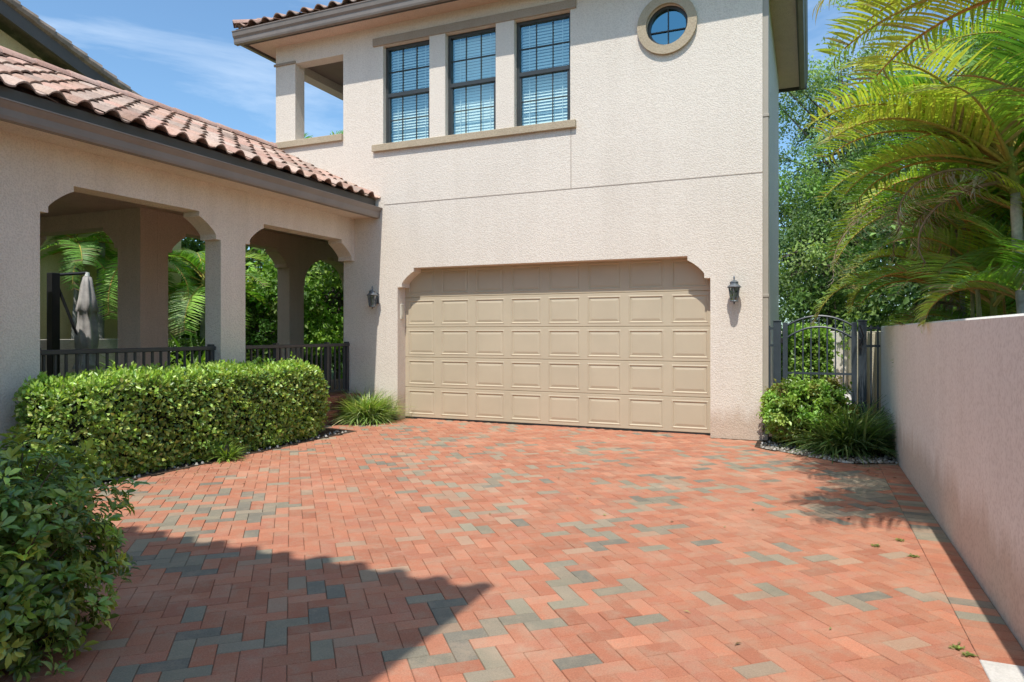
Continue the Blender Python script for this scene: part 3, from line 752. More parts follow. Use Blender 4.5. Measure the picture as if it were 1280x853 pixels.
lb_ = copy_tree(la); lb_.location = (-6.50, FY-.001, 1.97); lb_['label'] = 'grey metal wall lantern beside the porch, left of the garage door'

# ------------------------------------------------------------------ boundary walls and gate
mb = MB(); mb.box(.872, 1.08, -4, 10.40, -.02, 1.487, bv=.012)
tag(mb.build('boundary_wall', 'wall_smooth'), 'smooth pale pink rendered boundary wall along the right of the drive', 'wall')
mb = MB(); mb.box(.90, 1.1, 10.42, 24, -.02, 1.42, bv=.01)
for y in (11.6, 13.1, 14.8): mb.box(.84, .898, y, y+.35, -.02, 1.40, bv=.01)
tag(mb.build('garden_wall', 'wall_beige'), 'beige rendered wall running back beyond the iron gate', 'wall')
mb = MB(); mb.box(-6, .89, 19.5, 19.7, -.02, 1.44, bv=.01)
tag(mb.build('garden_wall', 'wall_white'), 'low white wall at the far end of the side path', 'wall')
sheet('path', [(-.5, 14), (.89, 14), (.89, 19.5), (-.5, 19.5)], .01, 'concrete')
GT = thing('iron_gate', 'dark arched iron gate between the house corner and the boundary wall', 'gate', (.1, 10.45, 0))
gy = 10.45
def bar(mb, x, z0, z1, r=.009): mb.box(x-r, x+r, gy-r, gy+r, z0, z1)
for (x, w_) in ((-.42, .05), (.655, .05)):
    mb = MB(); mb.box(x-w_, x+w_, gy-w_, gy+w_, -.02, 1.555, bv=.006); mb.box(x-w_-.008, x+w_+.008, gy-w_-.008, gy+w_+.008, 1.555, 1.572, bv=.004); mb.build('post', 'gate', GT)
mb = MB()
for x in (-.315, .555): mb.box(x-.032, x+.032, gy-.025, gy+.025, .08, 1.54, bv=.004)
def gz(x, base, rise): u = (x-.12)/.41; return base+rise*(1-u*u)
for base, rise in ((1.50, .13), (1.33, .15)):
    mb.tube([(x, gy, gz(x, base, rise)) for x in np.linspace(-.29, .53, 14)], .016, 6)
mb.box(-.29, .53, gy-.018, gy+.018, .14, .18); mb.box(-.29, .53, gy-.014, gy+.014, .82, .85)
mb.build('frame', 'gate', GT)
for k in range(7):
    x = -.29+.82*(k+1)/8; mb = MB(); bar(mb, x, .18, gz(x, 1.50, .13)); mb.build('baluster', 'gate', GT)
for x0, x1, bs_ in ((-.56, -.47, (-.52,)), (.705, .87, (.76, .84))):
    mb = MB()
    for z in (.16, 1.22, 1.46): mb.box(x0, x1, gy-.014, gy+.014, z-.016, z+.016)
    for x in bs_: bar(mb, x, .1, 1.50, .011)
    mb.build('side_panel', 'gate', GT)
for z_ in (.55, 1.25):
    mb = MB(); mb.box(-.372, -.345, gy-.06, gy-.03, z_, z_+.08, bv=.003); mb.build('hinge', 'black', GT)
mb = MB(); mb.box(.60, .645, gy-.10, gy-.052, 1.18, 1.32, bv=.004); mb.tube([(.62, gy-.1, 1.5), (.66, gy-.1, 1.36), (.62, gy-.1, 1.24)], .012, 6)
mb.build('latch', 'black', GT)

# ------------------------------------------------------------------ neighbour house behind the porch
NH = thing('yellow_house', 'pale yellow house with tiled gable roof rising behind the porch wing', 'house', (-17, 5, 0))
pk = (5.0, 8.75); sl = .37
def rz(y): return pk[1]-sl*abs(y-pk[0])
mb = MB(); plate(mb, [(-2.2, 0), (12.4, 0), (12.4, rz(12.4)-.35), (pk[0], pk[1]-.35), (-2.2, rz(-2.2)-.35)], [], lambda u, v, d: (-14.2-d, u, v), .25)
mb.box(-22, -14.46, 12.15, 12.4, 0, rz(12.4)-.4); mb.build('wall', 'wall_yellow', NH)
mb = MB()
for s in (-1, 1):
    ye = pk[0]+s*8.2; 
    mb.add([(-13.8, pk[0], pk[1]), (-22, pk[0], pk[1]), (-22, ye, rz(ye)), (-13.8, ye, rz(ye)), (-13.8, pk[0], pk[1]-.06), (-22, pk[0], pk[1]-.06), (-22, ye, rz(ye)-.06), (-13.8, ye, rz(ye)-.06)],
           [(0, 1, 2, 3), (7, 6, 5, 4), (0, 3, 7, 4), (3, 2, 6, 7)], (.2, .16, .12))
nrf = mb.build('roof', 'tile', NH)
mb = MB(); ye = pk[0]+8.2
for s in (-1, 1):
    ye = pk[0]+s*8.2
    mb.add([(-13.79, pk[0], pk[1]-.06), (-13.79, ye, rz(ye)-.06), (-13.79, ye, rz(ye)-.30), (-13.79, pk[0], pk[1]-.30), (-13.86, pk[0], pk[1]-.06), (-13.86, ye, rz(ye)-.06), (-13.86, ye, rz(ye)-.30), (-13.86, pk[0], pk[1]-.30)], [(0, 1, 2, 3), (4, 5, 6, 7)[::-1], (3, 2, 6, 7), (0, 4, 5, 1)])
mb.build('bargeboard', 'fascia', NH)
tile_slope('roof_tiles', (-13.74, pk[0]+8.2, rz(pk[0]+8.2)-.0), (-1, 0, 0), (0, -1, sl), (0, sl, 1), 14, 27, parent=nrf)
mb = MB(); 
y_ = pk[0]
while y_ < pk[0]+8:
    c = random.choice([(.34, .27, .21), (.30, .24, .19), (.38, .29, .22)])
    mb.tube([(-13.80, y_, rz(y_)+.05), (-13.80, y_+.36, rz(y_+.36)+.075)], [.085, .10], 8, c); y_ += .33
mb.build('rake_tiles', 'tile', nrf)

mb = MB(); mb.box(-13.55, -13.35, 8.0, 17, 0, 1.27, bv=.01)
tag(mb.build('garden_wall', 'wall_grey'), 'low grey garden wall seen through the porch arches', 'wall')

# folded cantilever parasol
PU = thing('patio_umbrella', 'folded grey patio parasol hanging from a black post, seen through the first arch', 'umbrella', (-12.85, 9.02, 0))
ux, uy = -12.78, 8.99
mb = MB()
nn = 26; rings = [(2.50, .035), (2.46, .075), (2.30, .10), (2.05, .135), (1.84, .185), (1.80, .15), (1.6, .15), (1.3, .185), (1.12, .17), (1.02, .12), (.85, .16), (.70, .20)]
vs = []
for z, r in rings:
    for k in range(nn):
        t = 2*math.pi*k/nn; rr = r*(1+.20*math.cos(t*7+z*1.5)+.08*math.cos(t*13))*(1 if r > .05 else 1)
        zz = z+(.05*math.cos(t*7) if abs(z-1.84) < .01 else 0)
        vs.append((ux+rr*math.cos(t)*.95, uy+rr*math.sin(t), zz))
fs = [(i*nn+k, i*nn+(k+1) % nn, (i+1)*nn+(k+1) % nn, (i+1)*nn+k) for i in range(len(rings)-1) for k in range(nn)]+[tuple(range(nn))]
mb.add(vs, fs); mb.build('canopy', 'canvas', PU, True)
mb = MB(); mb.tube([(ux, uy, 2.45), (ux, uy, 2.56)], [.05, .04], 10); mb.build('cap', 'blind', PU)
px_, py_ = -13.02, 8.50
mb = MB(); mb.box(px_-.075, px_+.075, py_-.075, py_+.075, .0, 2.52, bv=.01); mb.build('post', 'black', PU)
mb = MB(); mb.tube([(px_, py_+.02, 2.42), (ux-.05, uy-.12, 1.25)], .028, 8); mb.tube([(px_, py_, 2.48), (ux, uy, 2.55)], .03, 8); mb.build('arm', 'black', PU)
mb = MB(); mb.box(px_-.4, px_+.4, py_-.4, py_+.4, 0, .08, bv=.01); mb.build('base', 'black', PU)

# ------------------------------------------------------------------ vegetation
G_HEDGE = [(.17, .23, .035), (.21, .27, .045), (.13, .19, .03), (.27, .31, .075), (.09, .14, .025), (.24, .24, .07), (.10, .15, .04)]
G_DARK = [(.07, .13, .03), (.10, .17, .04), (.055, .10, .025), (.13, .20, .045), (.15, .21, .06)]
G_TREE = [(.11, .19, .05), (.16, .25, .065), (.075, .13, .04), (.21, .30, .08), (.13, .21, .07)]
G_LIME = [(.16, .27, .04), (.20, .33, .05), (.12, .21, .03), (.25, .36, .08)]
G_PALM = [(.16, .28, .045), (.21, .32, .05), (.12, .22, .04), (.29, .34, .06), (.10, .18, .035), (.14, .26, .045)]

def box_hedge(name, label, cat, x0, x1, y0, y1, z0, z1, n, size, cols, group=None, bark=(.10, .07, .05), T=None, mat='leaf'):
    G = thing(name, label, cat, ((x0+x1)/2, (y0+y1)/2, 0), group)
    c = np.array([(x0+x1)/2, (y0+y1)/2, (z0+z1)/2]); h = np.array([(x1-x0)/2, (y1-y0)/2, (z1-z0)/2])
    # superellipsoid surface samples
    A = np.array([h[1]*h[2], h[0]*h[2], h[0]*h[1]]); pr = A/A.sum()
    ax = rng.choice(3, n, p=pr); P = rng.uniform(-1, 1, (n, 3)); sg = rng.choice([-1, 1], n); P[np.arange(n), ax] = sg
    p = 7; nr_ = (np.abs(P)**p).sum(1)**(1/p); P = P/nr_[:, None]
    lump = .5*np.sin(P[:, 0]*h[0]*7+P[:, 1]*h[1]*5.3)+.5*np.sin(P[:, 1]*h[1]*8.1+P[:, 2]*h[2]*9)+.4*np.sin(P[:, 1]*h[1]*17+P[:, 2]*19)
    depth = rng.exponential(.055, n)
    out = nrm(np.sign(P)*np.abs(P)**(p-1)/h)
    W = c+P*h-out*depth[:, None]+out*(.034*lump+rng.normal(0, .018, n))[:, None]
    # sprigs standing proud on top
    keep = W[:, 2] > .03; W = W[keep]; out = out[keep]; lump = lump[keep]; depth = depth[keep]; n = len(W)
    low = W[:, 2] < z0+.03
    D = nrm(out*.55+randdir(n)*.85+np.array([0, 0, .25])); Nn = nrm(out*.8+randdir(n)*.6+np.array([0, 0, .35]))
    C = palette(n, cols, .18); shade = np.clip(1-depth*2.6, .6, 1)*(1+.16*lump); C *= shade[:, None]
    s = size*(.6+.8*rng.random(n)); lb = LB(); lb.add(*scatter(T or T_leaf(), W, D, Nn, np.stack([s, s*.62, s], 1), np.clip(C, .003, 1)))
    ns = int(n*.04); i = rng.choice(np.where(out[:, 2] > .3)[0], ns)
    for q in range(3):
        Pq = W[i]+np.array([0, 0, .02+.018*q])+rng.normal(0, .008, (ns, 3)); Dq = nrm(randdir(ns)+np.array([0, 0, 1.1]))
        lb.add(*scatter(T_leaf(), Pq, Dq, randdir(ns), np.stack([np.full(ns, size*1.2), np.full(ns, size*.6), np.full(ns, size)], 1), palette(ns, cols[:4], .12)*1.25))
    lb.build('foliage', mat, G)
    # shaded inner mass and stems
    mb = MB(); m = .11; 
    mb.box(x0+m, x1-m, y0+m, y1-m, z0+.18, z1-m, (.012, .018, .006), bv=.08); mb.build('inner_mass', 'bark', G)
    mb = MB()
    for k in range(int((y1-y0)*(x1-x0)*10)+4):
        a = Vector((random.uniform(x0+.12, x1-.12), random.uniform(y0+.12, y1-.12), 0)); 
        for q in range(3):
            b = a+Vector((random.uniform(-.22, .22), random.uniform(-.22, .22), random.uniform(.3, z1-.05)))
            b.x = min(max(b.x, x0+.03), x1-.03); b.y = min(max(b.y, y0+.03), y1-.03)
            mb.tube([a, (a+b)/2+Vector((random.uniform(-.04, .04), random.uniform(-.04, .04), 0)), b], [.010, .007, .003], 5, bark)
    mb.build('stems', 'bark', G)
    return G
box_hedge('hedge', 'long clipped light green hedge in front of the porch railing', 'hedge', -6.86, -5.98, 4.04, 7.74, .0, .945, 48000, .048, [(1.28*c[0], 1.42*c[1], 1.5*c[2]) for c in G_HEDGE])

# foreground bush with whorled leaves
def whorl_bush(name, label, cat, cen, rad, nwh, leafL, cols, base, mat='leaf_dark'):
    G = thing(name, label, cat, (cen[0], cen[1], 0))
    cen = np.array(cen); rad = np.array(rad)
    d = randdir(nwh); d = d/((np.abs(d)**3.2).sum(1, keepdims=True)**(1/3.2)); r = (.25+.75*rng.random((nwh, 1))**.55)*(1+rng.normal(0, .08, (nwh, 1)))
    K = cen+d*r*rad; K = K[K[:, 2] > .025]; d = nrm((K-cen)/rad); m = len(K)
    ax = nrm(d*.75+np.array([0, 0, .65])+rng.normal(0, .35, (m, 3)))
    lb = LB(); kc = palette(m, cols, .22)
    per = 8
    for q in range(per):
        ph = 2*math.pi*q/per+rng.uniform(0, .5, m)
        a = nrm(np.cross(ax, np.array([.3, .9, .1]))); b = np.cross(ax, a)
        rad_dir = a*np.cos(ph)[:, None]+b*np.sin(ph)[:, None]
        tilt = rng.uniform(.1, .75, (m, 1)); D = nrm(rad_dir+ax*tilt)
        P = K+ax*rng.uniform(-.035, .0, (m, 1))+D*.012; Nn = nrm(ax-rad_dir*tilt*.6+rng.normal(0, .15, (m, 3)))
        s = leafL*rng.uniform(.65, 1.2, m)
        lb.add(*scatter(T_oval(), P, D, Nn, np.stack([s, s*.46, s*.8], 1), np.clip(kc*(1+rng.normal(0, .14, (m, 1))), .003, 1)))
    lb.build('foliage', mat, G)
    mb = MB(); sel = rng.choice(m, min(m, 130), replace=False); bs = [Vector(base)+Vector((random.uniform(-.12, .12), random.uniform(-.12, .12), 0)) for _ in range(9)]
    for i in sel:
        a = random.choice(bs); b = Vector(K[i]); mid = a.lerp(b, .55)+Vector((random.uniform(-.05, .05), random.uniform(-.05, .05), .05))
        mb.tube([a, mid, b], [.011, .006, .0025], 5, (.16, .115, .07))
    mb.build('stems', 'bark', G); return G
whorl_bush('bush', 'dark glossy leaved bush in the shade at the near left corner', 'bush', (-3.25, 1.68, .43), (.49, .62, .50), 2900, .052, [(.13, .21, .035), (.19, .27, .045), (.10, .165, .03), (.27, .33, .06), (.12, .19, .035)], (-3.1, 1.6, 0))

# round shrub by the gate
def shrub(name, label, cat, c, r, n, size, cols, cl=160, group=None, T=None, mat='leaf', sig=.10, base=None, shell=.6):
    G = thing(name, label, cat, (c[0], c[1], 0), group); lb = LB()
    K = blob_leaves(lb, c, r, n, size, cols, T, cl, sig, shell)
    lb.F = [f for f in lb.F]; lb.build('foliage', mat, G)
    mb = MB(); bx = Vector((c[0], c[1], 0))
    for i in range(0, len(K), max(1, len(K)//34)):
        e = Vector(K[i]); a = bx+Vector((random.uniform(-.08, .08), random.uniform(-.08, .08), 0)); mb.tube([a, a.lerp(e, .5)+Vector((0, 0, .06)), e], [.015*r[0]*1.6, .009*r[0]*1.6, .004], 5, (.14, .10, .065))
    mb.build('stems', 'bark', G); return G
shrub('shrub', 'round bright green shrub in the bed before the iron gate', 'shrub', (-.03, 9.25, .42), (.50, .46, .40), 19000, .052, G_LIME+[(.12, .17, .03), (.20, .20, .05)], 240, sig=.09)

# strap-leaved clumps
def clump(name, label, c, r, h, n, cols, wid=.012, group=None, dr=(.35, .9)):
    G = thing(name, label, 'plant', (c[0], c[1], 0), group); lb = LB()
    for k in range(4):
        m = n//4; th = rng.uniform(0, 2*math.pi, m); el = rng.uniform(.6, 1.5, m)
        D = np.stack([np.cos(th)*np.cos(el), np.sin(th)*np.cos(el), np.sin(el)], 1)
        P = np.stack([c[0]+rng.normal(0, r*.28, m), c[1]+rng.normal(0, r*.28, m), np.full(m, .0)], 1)
        Nn = np.stack([-np.cos(th)*np.sin(el), -np.sin(th)*np.sin(el), np.cos(el)], 1)+rng.normal(0, .12, (m, 3))
        s = h*rng.uniform(.75, 1.25, m); S = np.stack([s, np.full(m, wid*2)*rng.uniform(.7, 1.3, m), s], 1)
        C = palette(m, cols, .2)
        lb.add(*scatter(T_blade(dr[0]+(dr[1]-dr[0])*k/3, 6), P, D, Nn, S, np.clip(C, .003, 1)))
    lb.build('leaves', 'grassblade', G)
    mb = MB(); mb.lathe([(r*.42, 0), (r*.38, .05), (r*.2, .12), (.02, .16)], c[0], c[1], 12, (.03, .035, .015)); mb.build('crown_base', 'bark', G); return G
clump('spider_plant', 'striped pale green strap leaved clump beside the garage door', (-6.43, 9.12), .34, .50, 1700, [(.27, .36, .12), (.18, .28, .06), (.42, .47, .26), (.12, .20, .04)], .011)
clump('lily_turf', 'dark green strap leaved clump at the foot of the boundary wall', (.42, 8.95), .42, .60, 1100, [(.10, .17, .05), (.14, .22, .07), (.07, .12, .04), (.24, .30, .12)], .014)
clump('lily_turf', 'small dark strap leaved clump between the gate and the wall', (.60, 9.75), .36, .62, 600, [(.07, .12, .04), (.10, .16, .05), (.13, .19, .07)], .013)
clump('weed_tuft', 'small green tuft growing at the foot of the long hedge', (-5.90, 5.75), .14, .22, 200, [(.18, .27, .05), (.14, .22, .04)], .009)
for i, (x, y) in enumerate(((.60, 4.95), (.56, 5.3), (.40, 5.1), (.63, 3.53), (.60, 3.58))):
    m = 34; th = rng.uniform(0, 6.28, m); D = np.stack([np.cos(th), np.sin(th), rng.uniform(.1, .6, m)], 1); P = np.stack([x+rng.normal(0, .012, m), y+rng.normal(0, .010, m), np.full(m, .004)], 1)
    lb = LB(); lb.add(*scatter(T_leaf(), P, D, np.tile([0, 0, 1.], (m, 1)), np.stack([rng.uniform(.012, .026, m), np.full(m, .010), np.full(m, .01)], 1), palette(m, [(.16, .20, .05), (.13, .17, .04)])))
    tag(lb.build('weed', 'leaf'), ['tiny bright green weed in the pavers near the border course, nearest the palm shadow', 'tiny weed beside the palm shadow close to the wall', 'tiny weed in the open pavers by the palm shadow', 'tiny weed against the corner of the pale concrete pad', 'tiny weed just left of the pale concrete pad', 'tiny weed in the pavers left of the concrete pad'][i], 'weed', 'weeds growing between the pavers')

# gravel in the right-hand bed and fallen leaves
mb = MB()
for k in range(900):
    if k < 650:
        t = random.random(); x = random.uniform(-.55, .86); ys = 8.93-(x+.6)*.77 if x < .35 else 8.2+(x-.35)*.4; y = ys+random.expovariate(4)
    else: x = random.uniform(-5.95, -6.15); y = random.uniform(3, 8.1)
    r = random.uniform(.008, .024); c = random.choice([(.5, .46, .4), (.3, .27, .23), (.6, .57, .52), (.2, .17, .14)])
    vs = [(x+r*math.cos(q*1.257)*random.uniform(.7, 1.2), y+r*math.sin(q*1.257)*random.uniform(.7, 1.2), .004) for q in range(5)]+[(x+r*.5*math.cos(q*1.257), y+r*.5*math.sin(q*1.257), .004+r*random.uniform(.6, 1.1)) for q in range(5)]
    mb.add(vs, [(q, (q+1) % 5, 5+(q+1) % 5, 5+q) for q in range(5)]+[(5, 6, 7, 8, 9)], c)
tag(mb.build('gravel', 'pebble'), 'loose pale pebbles in the planting beds', 'gravel', kind='stuff')

m = 170; fx = np.concatenate([rng.uniform(-5.9, .8, 40), rng.normal(-5.72, .14, 70), rng.normal(.45, .35, 40)]); fy = np.concatenate([rng.uniform(2.2, 9.2, 40), rng.uniform(4.2, 8.4, 70), rng.normal(7.9, .4, 40)])
k_ = (fx < .84) & (fx > -5.95); fx = fx[k_]; fy = fy[k_]; m = len(fx); th = rng.uniform(0, 6.28, m)
lb = LB(); lb.add(*scatter(T_leaf(), np.stack([fx, fy, np.full(m, .008)], 1), np.stack([np.cos(th), np.sin(th), rng.normal(0, .1, m)], 1), np.stack([rng.normal(0, .25, m), rng.normal(0, .25, m), np.ones(m)], 1), np.stack([rng.uniform(.018, .05, m), rng.uniform(.008, .018, m), np.full(m, .03)], 1), palette(m, [(.20, .12, .05), (.14, .08, .04), (.30, .24, .10), (.22, .24, .07)])))
tag(lb.build('fallen_leaves', 'leaf_dry'), 'dry fallen leaves scattered over the pavers', 'leaves', kind='stuff')

# ---- palms
def frond(lb, mb, org, az, el, L, droop, nl=48, ll=.5, lw=.030, cols=G_PALM, vee=.45, dry=False, twist=0):
    org = Vector(org); h = Vector((math.cos(az), math.sin(az), 0)); pts = []; p = org.copy(); e = el; m = 26
    for i in range(m+1):
        pts.append(p.copy()); d = h*math.cos(e)+Vector((0, 0, math.sin(e))); p = p+d*(L/m); e -= droop*(.35+1.3*i/m)/m
    ro = (.50, .40, .09) if not dry else (.34, .26, .17)
    if not dry and random.random() < .45: ro = (.58, .34, .10)
    mb.tube(pts[:-1], [.017*(1-.85*i/m)+.002 for i in range(m)], 5, ro)
    ts = np.linspace(.16, .995, nl); side0 = h.cross(Vector((0, 0, 1)))
    for s in (-1, 1):
        P = []; D = []; Nn = []; S = []
        for t in ts:
            if random.random() < (.03 if not dry else .25): continue
            f = t*m; i = min(int(f), m-1); q = pts[i].lerp(pts[i+1], f-i); tg = (pts[i+1]-pts[i]).normalized()
            side = side0*s; up = side0.cross(tg)*1.0
            if up.z < 0: up = -up
            a = .50-.30*t
            dd = side*math.cos(a)+tg*math.sin(a+.18)+up*(vee if not dry else -.5)+Vector((random.gauss(0, .06), random.gauss(0, .06), random.gauss(0, .06)))
            if dry: dd = side*.25+tg*.35+Vector((random.gauss(0, .16), random.gauss(0, .16), -1.3))
            nn = up-side*vee*.8+Vector((random.gauss(0, .1),)*3)
            l_ = ll*.9*(.30+.70*math.sin(math.pi*min(1, .10+.84*t))**.7)*random.uniform(.85, 1.1)*(1 if not dry else .55)
            P.append(q); D.append(dd); Nn.append(nn); S.append((l_, lw*(1.05-.45*t), l_))
        n_ = len(P)
        if not n_: continue
        base = (GAIN*1.2 if not dry else 1.2)*np.array(random.choice(cols)); C = np.tile(base, (n_, 1))*(1+rng.normal(0, .10, (n_, 1)))*(1+rng.normal(0, .05, (n_, 3)))
        if not dry:
            k9 = rng.random(n_) < (.05+.30*(np.arange(n_) > n_*.88)); C[k9] = np.array([.42, .33, .16])*(1+rng.normal(0, .15, (int(k9.sum()), 1)))
        lb.add(*scatter(T_blade(.30 if not dry else .8, 4), np.array(P), nrm(np.array(D)), nrm(np.array(Nn)), np.array(S), np.clip(C, .003, 1)))

def palm(name, label, cat, base, top, r, nf, L, seed, group=None, cols=G_PALM, ell=(-.1, 1.35), droop=(.9, 1.7), ll=.52, dead=0, az_bias=None, nl=48, trunkcol=(.62, .58, .52), lw=.030, extra=(), ddir=()):
    random.seed(seed); G = thing(name, label, cat, base, group)
    b, t = Vector(base), Vector(top); mb = MB(); m = 18; pts = []; cc = []; rr = []
    for i in range(m+1):
        u = i/m; p = b.lerp(t, u)+Vector((.10*math.sin(u*2.2+seed), .07*math.sin(u*3+seed*2), 0))*u*(1-u)*2; pts.append(p)
        rr.append(r*(1.12-.35*u)*(1.06 if i % 2 else .97)); k = .65 if i % 3 == 0 else 1; cc.append(tuple(q*k for q in trunkcol))
    mb.tube(pts, rr, 10, cc=cc); mb.build('trunk', 'palm_bark', G, True)
    mb = MB(); d = (t-b).normalized()
    mb.tube([t, t+d*.25, t+d*.5], [r*.85, r*.75, r*.3], 8, (.30, .32, .08)); mb.build('crownshaft', 'palm_bark', G, True)
    lb = LB(); mb = MB()
    for k in range(nf):
        az = 2.399*k+random.uniform(-.25, .25); u = (k+.5)/nf; el = ell[1]+(ell[0]-ell[1])*u+random.gauss(0, .1)
        frond(lb, mb, t+d*(.42-.3*u), az, el, L*random.uniform(.72, 1.0), random.uniform(*droop), nl, ll*random.uniform(.9, 1.1), lw, cols)
    for (az, el, LL, dr) in extra:
        frond(lb, mb, t+d*.2, az, el, LL, dr, nl, ll, lw, [(.31, .35, .06), (.24, .32, .05), (.36, .36, .07)])
    lb.build('fronds', 'leaf_palm', G); mb.build('leaf_stalks', 'palm_bark', G, True)
    if dead:
        lb = LB(); mb = MB()
        for (az, el, LL) in ddir: frond(lb, mb, t+d*.1, az, el, LL, random.uniform(2.3, 2.9), 46, ll*1.05, .022, [(.68, .62, .54), (.56, .48, .38), (.74, .69, .62)], dry=True)
        for k in range(dead):
            az = (az_bias if az_bias is not None else 0)+random.gauss(0, .5)
            frond(lb, mb, t+d*.1, az, random.uniform(-.1, .5), L*random.uniform(.55, .85), random.uniform(1.9, 2.8), int(nl*.9), ll*.9, .018, [(.36, .30, .22), (.46, .40, .32), (.28, .22, .15), (.40, .30, .12)], dry=True)
        lb.build('dead_fronds', 'leaf_dry', G); mb.build('dead_stalks', 'palm_bark', G)
    return G
WST = math.pi
PG = 'feathery palms behind the boundary wall'
DW = (.85, 1.35)
palm('areca_palm', 'tallest feathery palm with a pale ringed trunk at the right edge, nearest the camera', 'palm', (1.66, 6.1, 0), (1.43, 6.3, 2.45), .047, 11, 1.75, 3, PG, ell=(.35, 1.35), dead=1, az_bias=2.6, extra=((WST-.3, 1.05, 1.7, 1.5), (WST-.75, .9, 1.7, 1.4), (WST+.15, .85, 1.6, 1.5), (WST+.7, .9, 1.7, 1.4), (WST-.05, .45, 1.3, 1.6), (WST-.5, .75, 1.6, 1.4), (WST-.15, .8, 1.5, 1.3), (WST+.35, .7, 1.5, 1.5)), ddir=((WST-.15, .55, 1.1),))
palm('areca_palm', 'small palm with one pale yellow frond arching just above the middle of the wall', 'palm', (1.75, 6.3, 0), (1.62, 6.35, 1.35), .035, 5, 1.1, 5, PG, ell=(.8, 1.4), extra=((WST-.2, .75, .95, 2.4),))
palm('areca_palm', 'palm behind the far end of the wall with one frond drooping over the iron gate', 'palm', (1.75, 9.2, 0), (1.60, 9.2, 1.6), .045, 14, 1.6, 8, PG, ell=(.5, 1.4), dead=2, az_bias=3.3, droop=(1.2, 1.9), extra=((WST-.1, .75, 1.45, 2.5), (WST+.35, .9, 1.5, 2.0), (WST+.1, .55, 1.85, 2.1)))
palm('areca_palm', 'tall palm behind the wall with grey dead fronds hanging on its house side', 'palm', (2.0, 8.1, 0), (1.85, 8.2, 2.5), .05, 13, 1.75, 12, PG, ell=(.35, 1.35), droop=(1.1, 1.9), dead=2, az_bias=3.1, extra=((WST-.1, .75, 2.0, 1.9), (WST+.3, .55, 1.7, 1.9), (WST-.3, .45, 2.0, 2.0), (WST+.05, .2, 1.9, 1.6)), ddir=((WST, .45, 2.15), (WST-.35, .55, 1.5), (WST+.25, .5, 1.3), (WST+.1, .8, 1.5)))
palm('areca_palm', 'dense palm set back between the tall palm and the near trunk', 'palm', (2.5, 7.2, 0), (2.4, 7.2, 2.9), .05, 14, 1.9, 17, PG, ell=(.2, 1.35), droop=(1.1, 1.8))
palm('areca_palm', 'palm furthest back, beyond the gate end of the wall', 'palm', (2.4, 10.8, 0), (2.3, 10.8, 2.0), .045, 13, 1.7, 21, PG, ell=(.3, 1.35), droop=(1.1, 1.8))
palm('areca_palm', 'slender palm close behind the wall between the two tall trunks', 'palm', (1.6, 7.5, 0), (1.55, 7.55, 1.5), .035, 11, 1.4, 26, PG, ell=(.6, 1.4), droop=(1.2, 1.9))
palm('areca_palm', 'high palm at the top right corner with darker fronds', 'palm', (3.2, 8.2, 0), (3.1, 8.1, 4.3), .07, 14, 2.1, 31, PG, ell=(-.2, 1.2), cols=[(.12, .20, .035), (.17, .26, .04), (.22, .30, .045)])
palm('areca_palm', 'bushy palm at the near right edge behind the wall', 'palm', (2.3, 5.6, 0), (2.45, 5.6, 1.7), .045, 7, 1.4, 37, PG, ell=(.6, 1.35), droop=(.9, 1.4))
palm('areca_palm', 'upright palm filling the gap right behind the near trunk', 'palm', (2.05, 6.9, 0), (2.0, 6.95, 2.1), .045, 16, 1.7, 71, PG, ell=(.55, 1.45), droop=(.9, 1.7))
palm('areca_palm', 'upright palm with orange stalks in the middle of the clump', 'palm', (2.1, 8.9, 0), (2.05, 8.9, 2.9), .045, 16, 1.8, 73, PG, ell=(.45, 1.45), droop=(.9, 1.7))
palm('areca_palm', 'short full palm low behind the centre of the wall', 'palm', (1.9, 8.4, 0), (1.85, 8.4, .9), .04, 15, 1.5, 75, PG, ell=(.6, 1.45), droop=(.9, 1.7))
palm('areca_palm', 'lofty palm topping the clump near the top right of the view', 'palm', (2.6, 7.9, 0), (2.5, 7.8, 3.6), .055, 16, 1.9, 77, PG, ell=(.2, 1.4), droop=(1.0, 1.8))
palm('areca_palm', 'added palm leaning over the wall from just outside the right edge to throw the feathery shadow', 'palm', (1.8, 4.3, 0), (1.55, 4.3, 2.95), .05, 5, 1.4, 61, PG, ell=(.6, 1.2), extra=((WST-.1, .6, 1.6, 1.3), (WST-.45, .55, 1.5, 1.2), (WST-.25, .35, 1.5, 1.1), (WST+.3, .6, 1.5, 1.2), (WST-.7, .7, 1.6, 1.2), (WST-.6, .35, 1.5, 1.2)))  # extra palm, added so its overhanging fronds shade the pavers
# thin canes behind the wall
random.seed(5)
for k in range(16):
    x = random.uniform(1.35, 2.2); y = random.uniform(5.6, 10.3); mb = MB(); tx, ty = random.gauss(0, .14), random.gauss(0, .14); hh = random.uniform(1.9, 2.8); r = random.uniform(.018, .035)
    c = random.choice([(.48, .38, .22), (.56, .52, .45), (.52, .30, .12), (.40, .38, .18)])
    T = thing('palm_shoot', 'thin young palm cane growing among the palms behind the boundary wall', 'palm', (x, y, 0), 'thin palm canes behind the wall')
    m = 10; mb.tube([(x+tx*i/m, y+ty*i/m, hh*i/m) for i in range(m+1)], [r*(1.1-.4*i/m)*(1.07 if i % 2 else .95) for i in range(m+1)], 7, cc=[tuple(q*(.7 if i % 3 == 0 else 1) for q in c) for i in range(m+1)]); mb.build('trunk', 'palm_bark', T, True)
    lb = LB(); mb = MB()
    for q in range(4): frond(lb, mb, (x+tx, y+ty, hh-.05), random.uniform(0, 6.28), random.uniform(.6, 1.35), random.uniform(.9, 1.4), random.uniform(.7, 1.4), 26, .34, .03)
    lb.build('fronds', 'leaf_palm', T); mb.build('leaf_stalks', 'palm_bark', T)

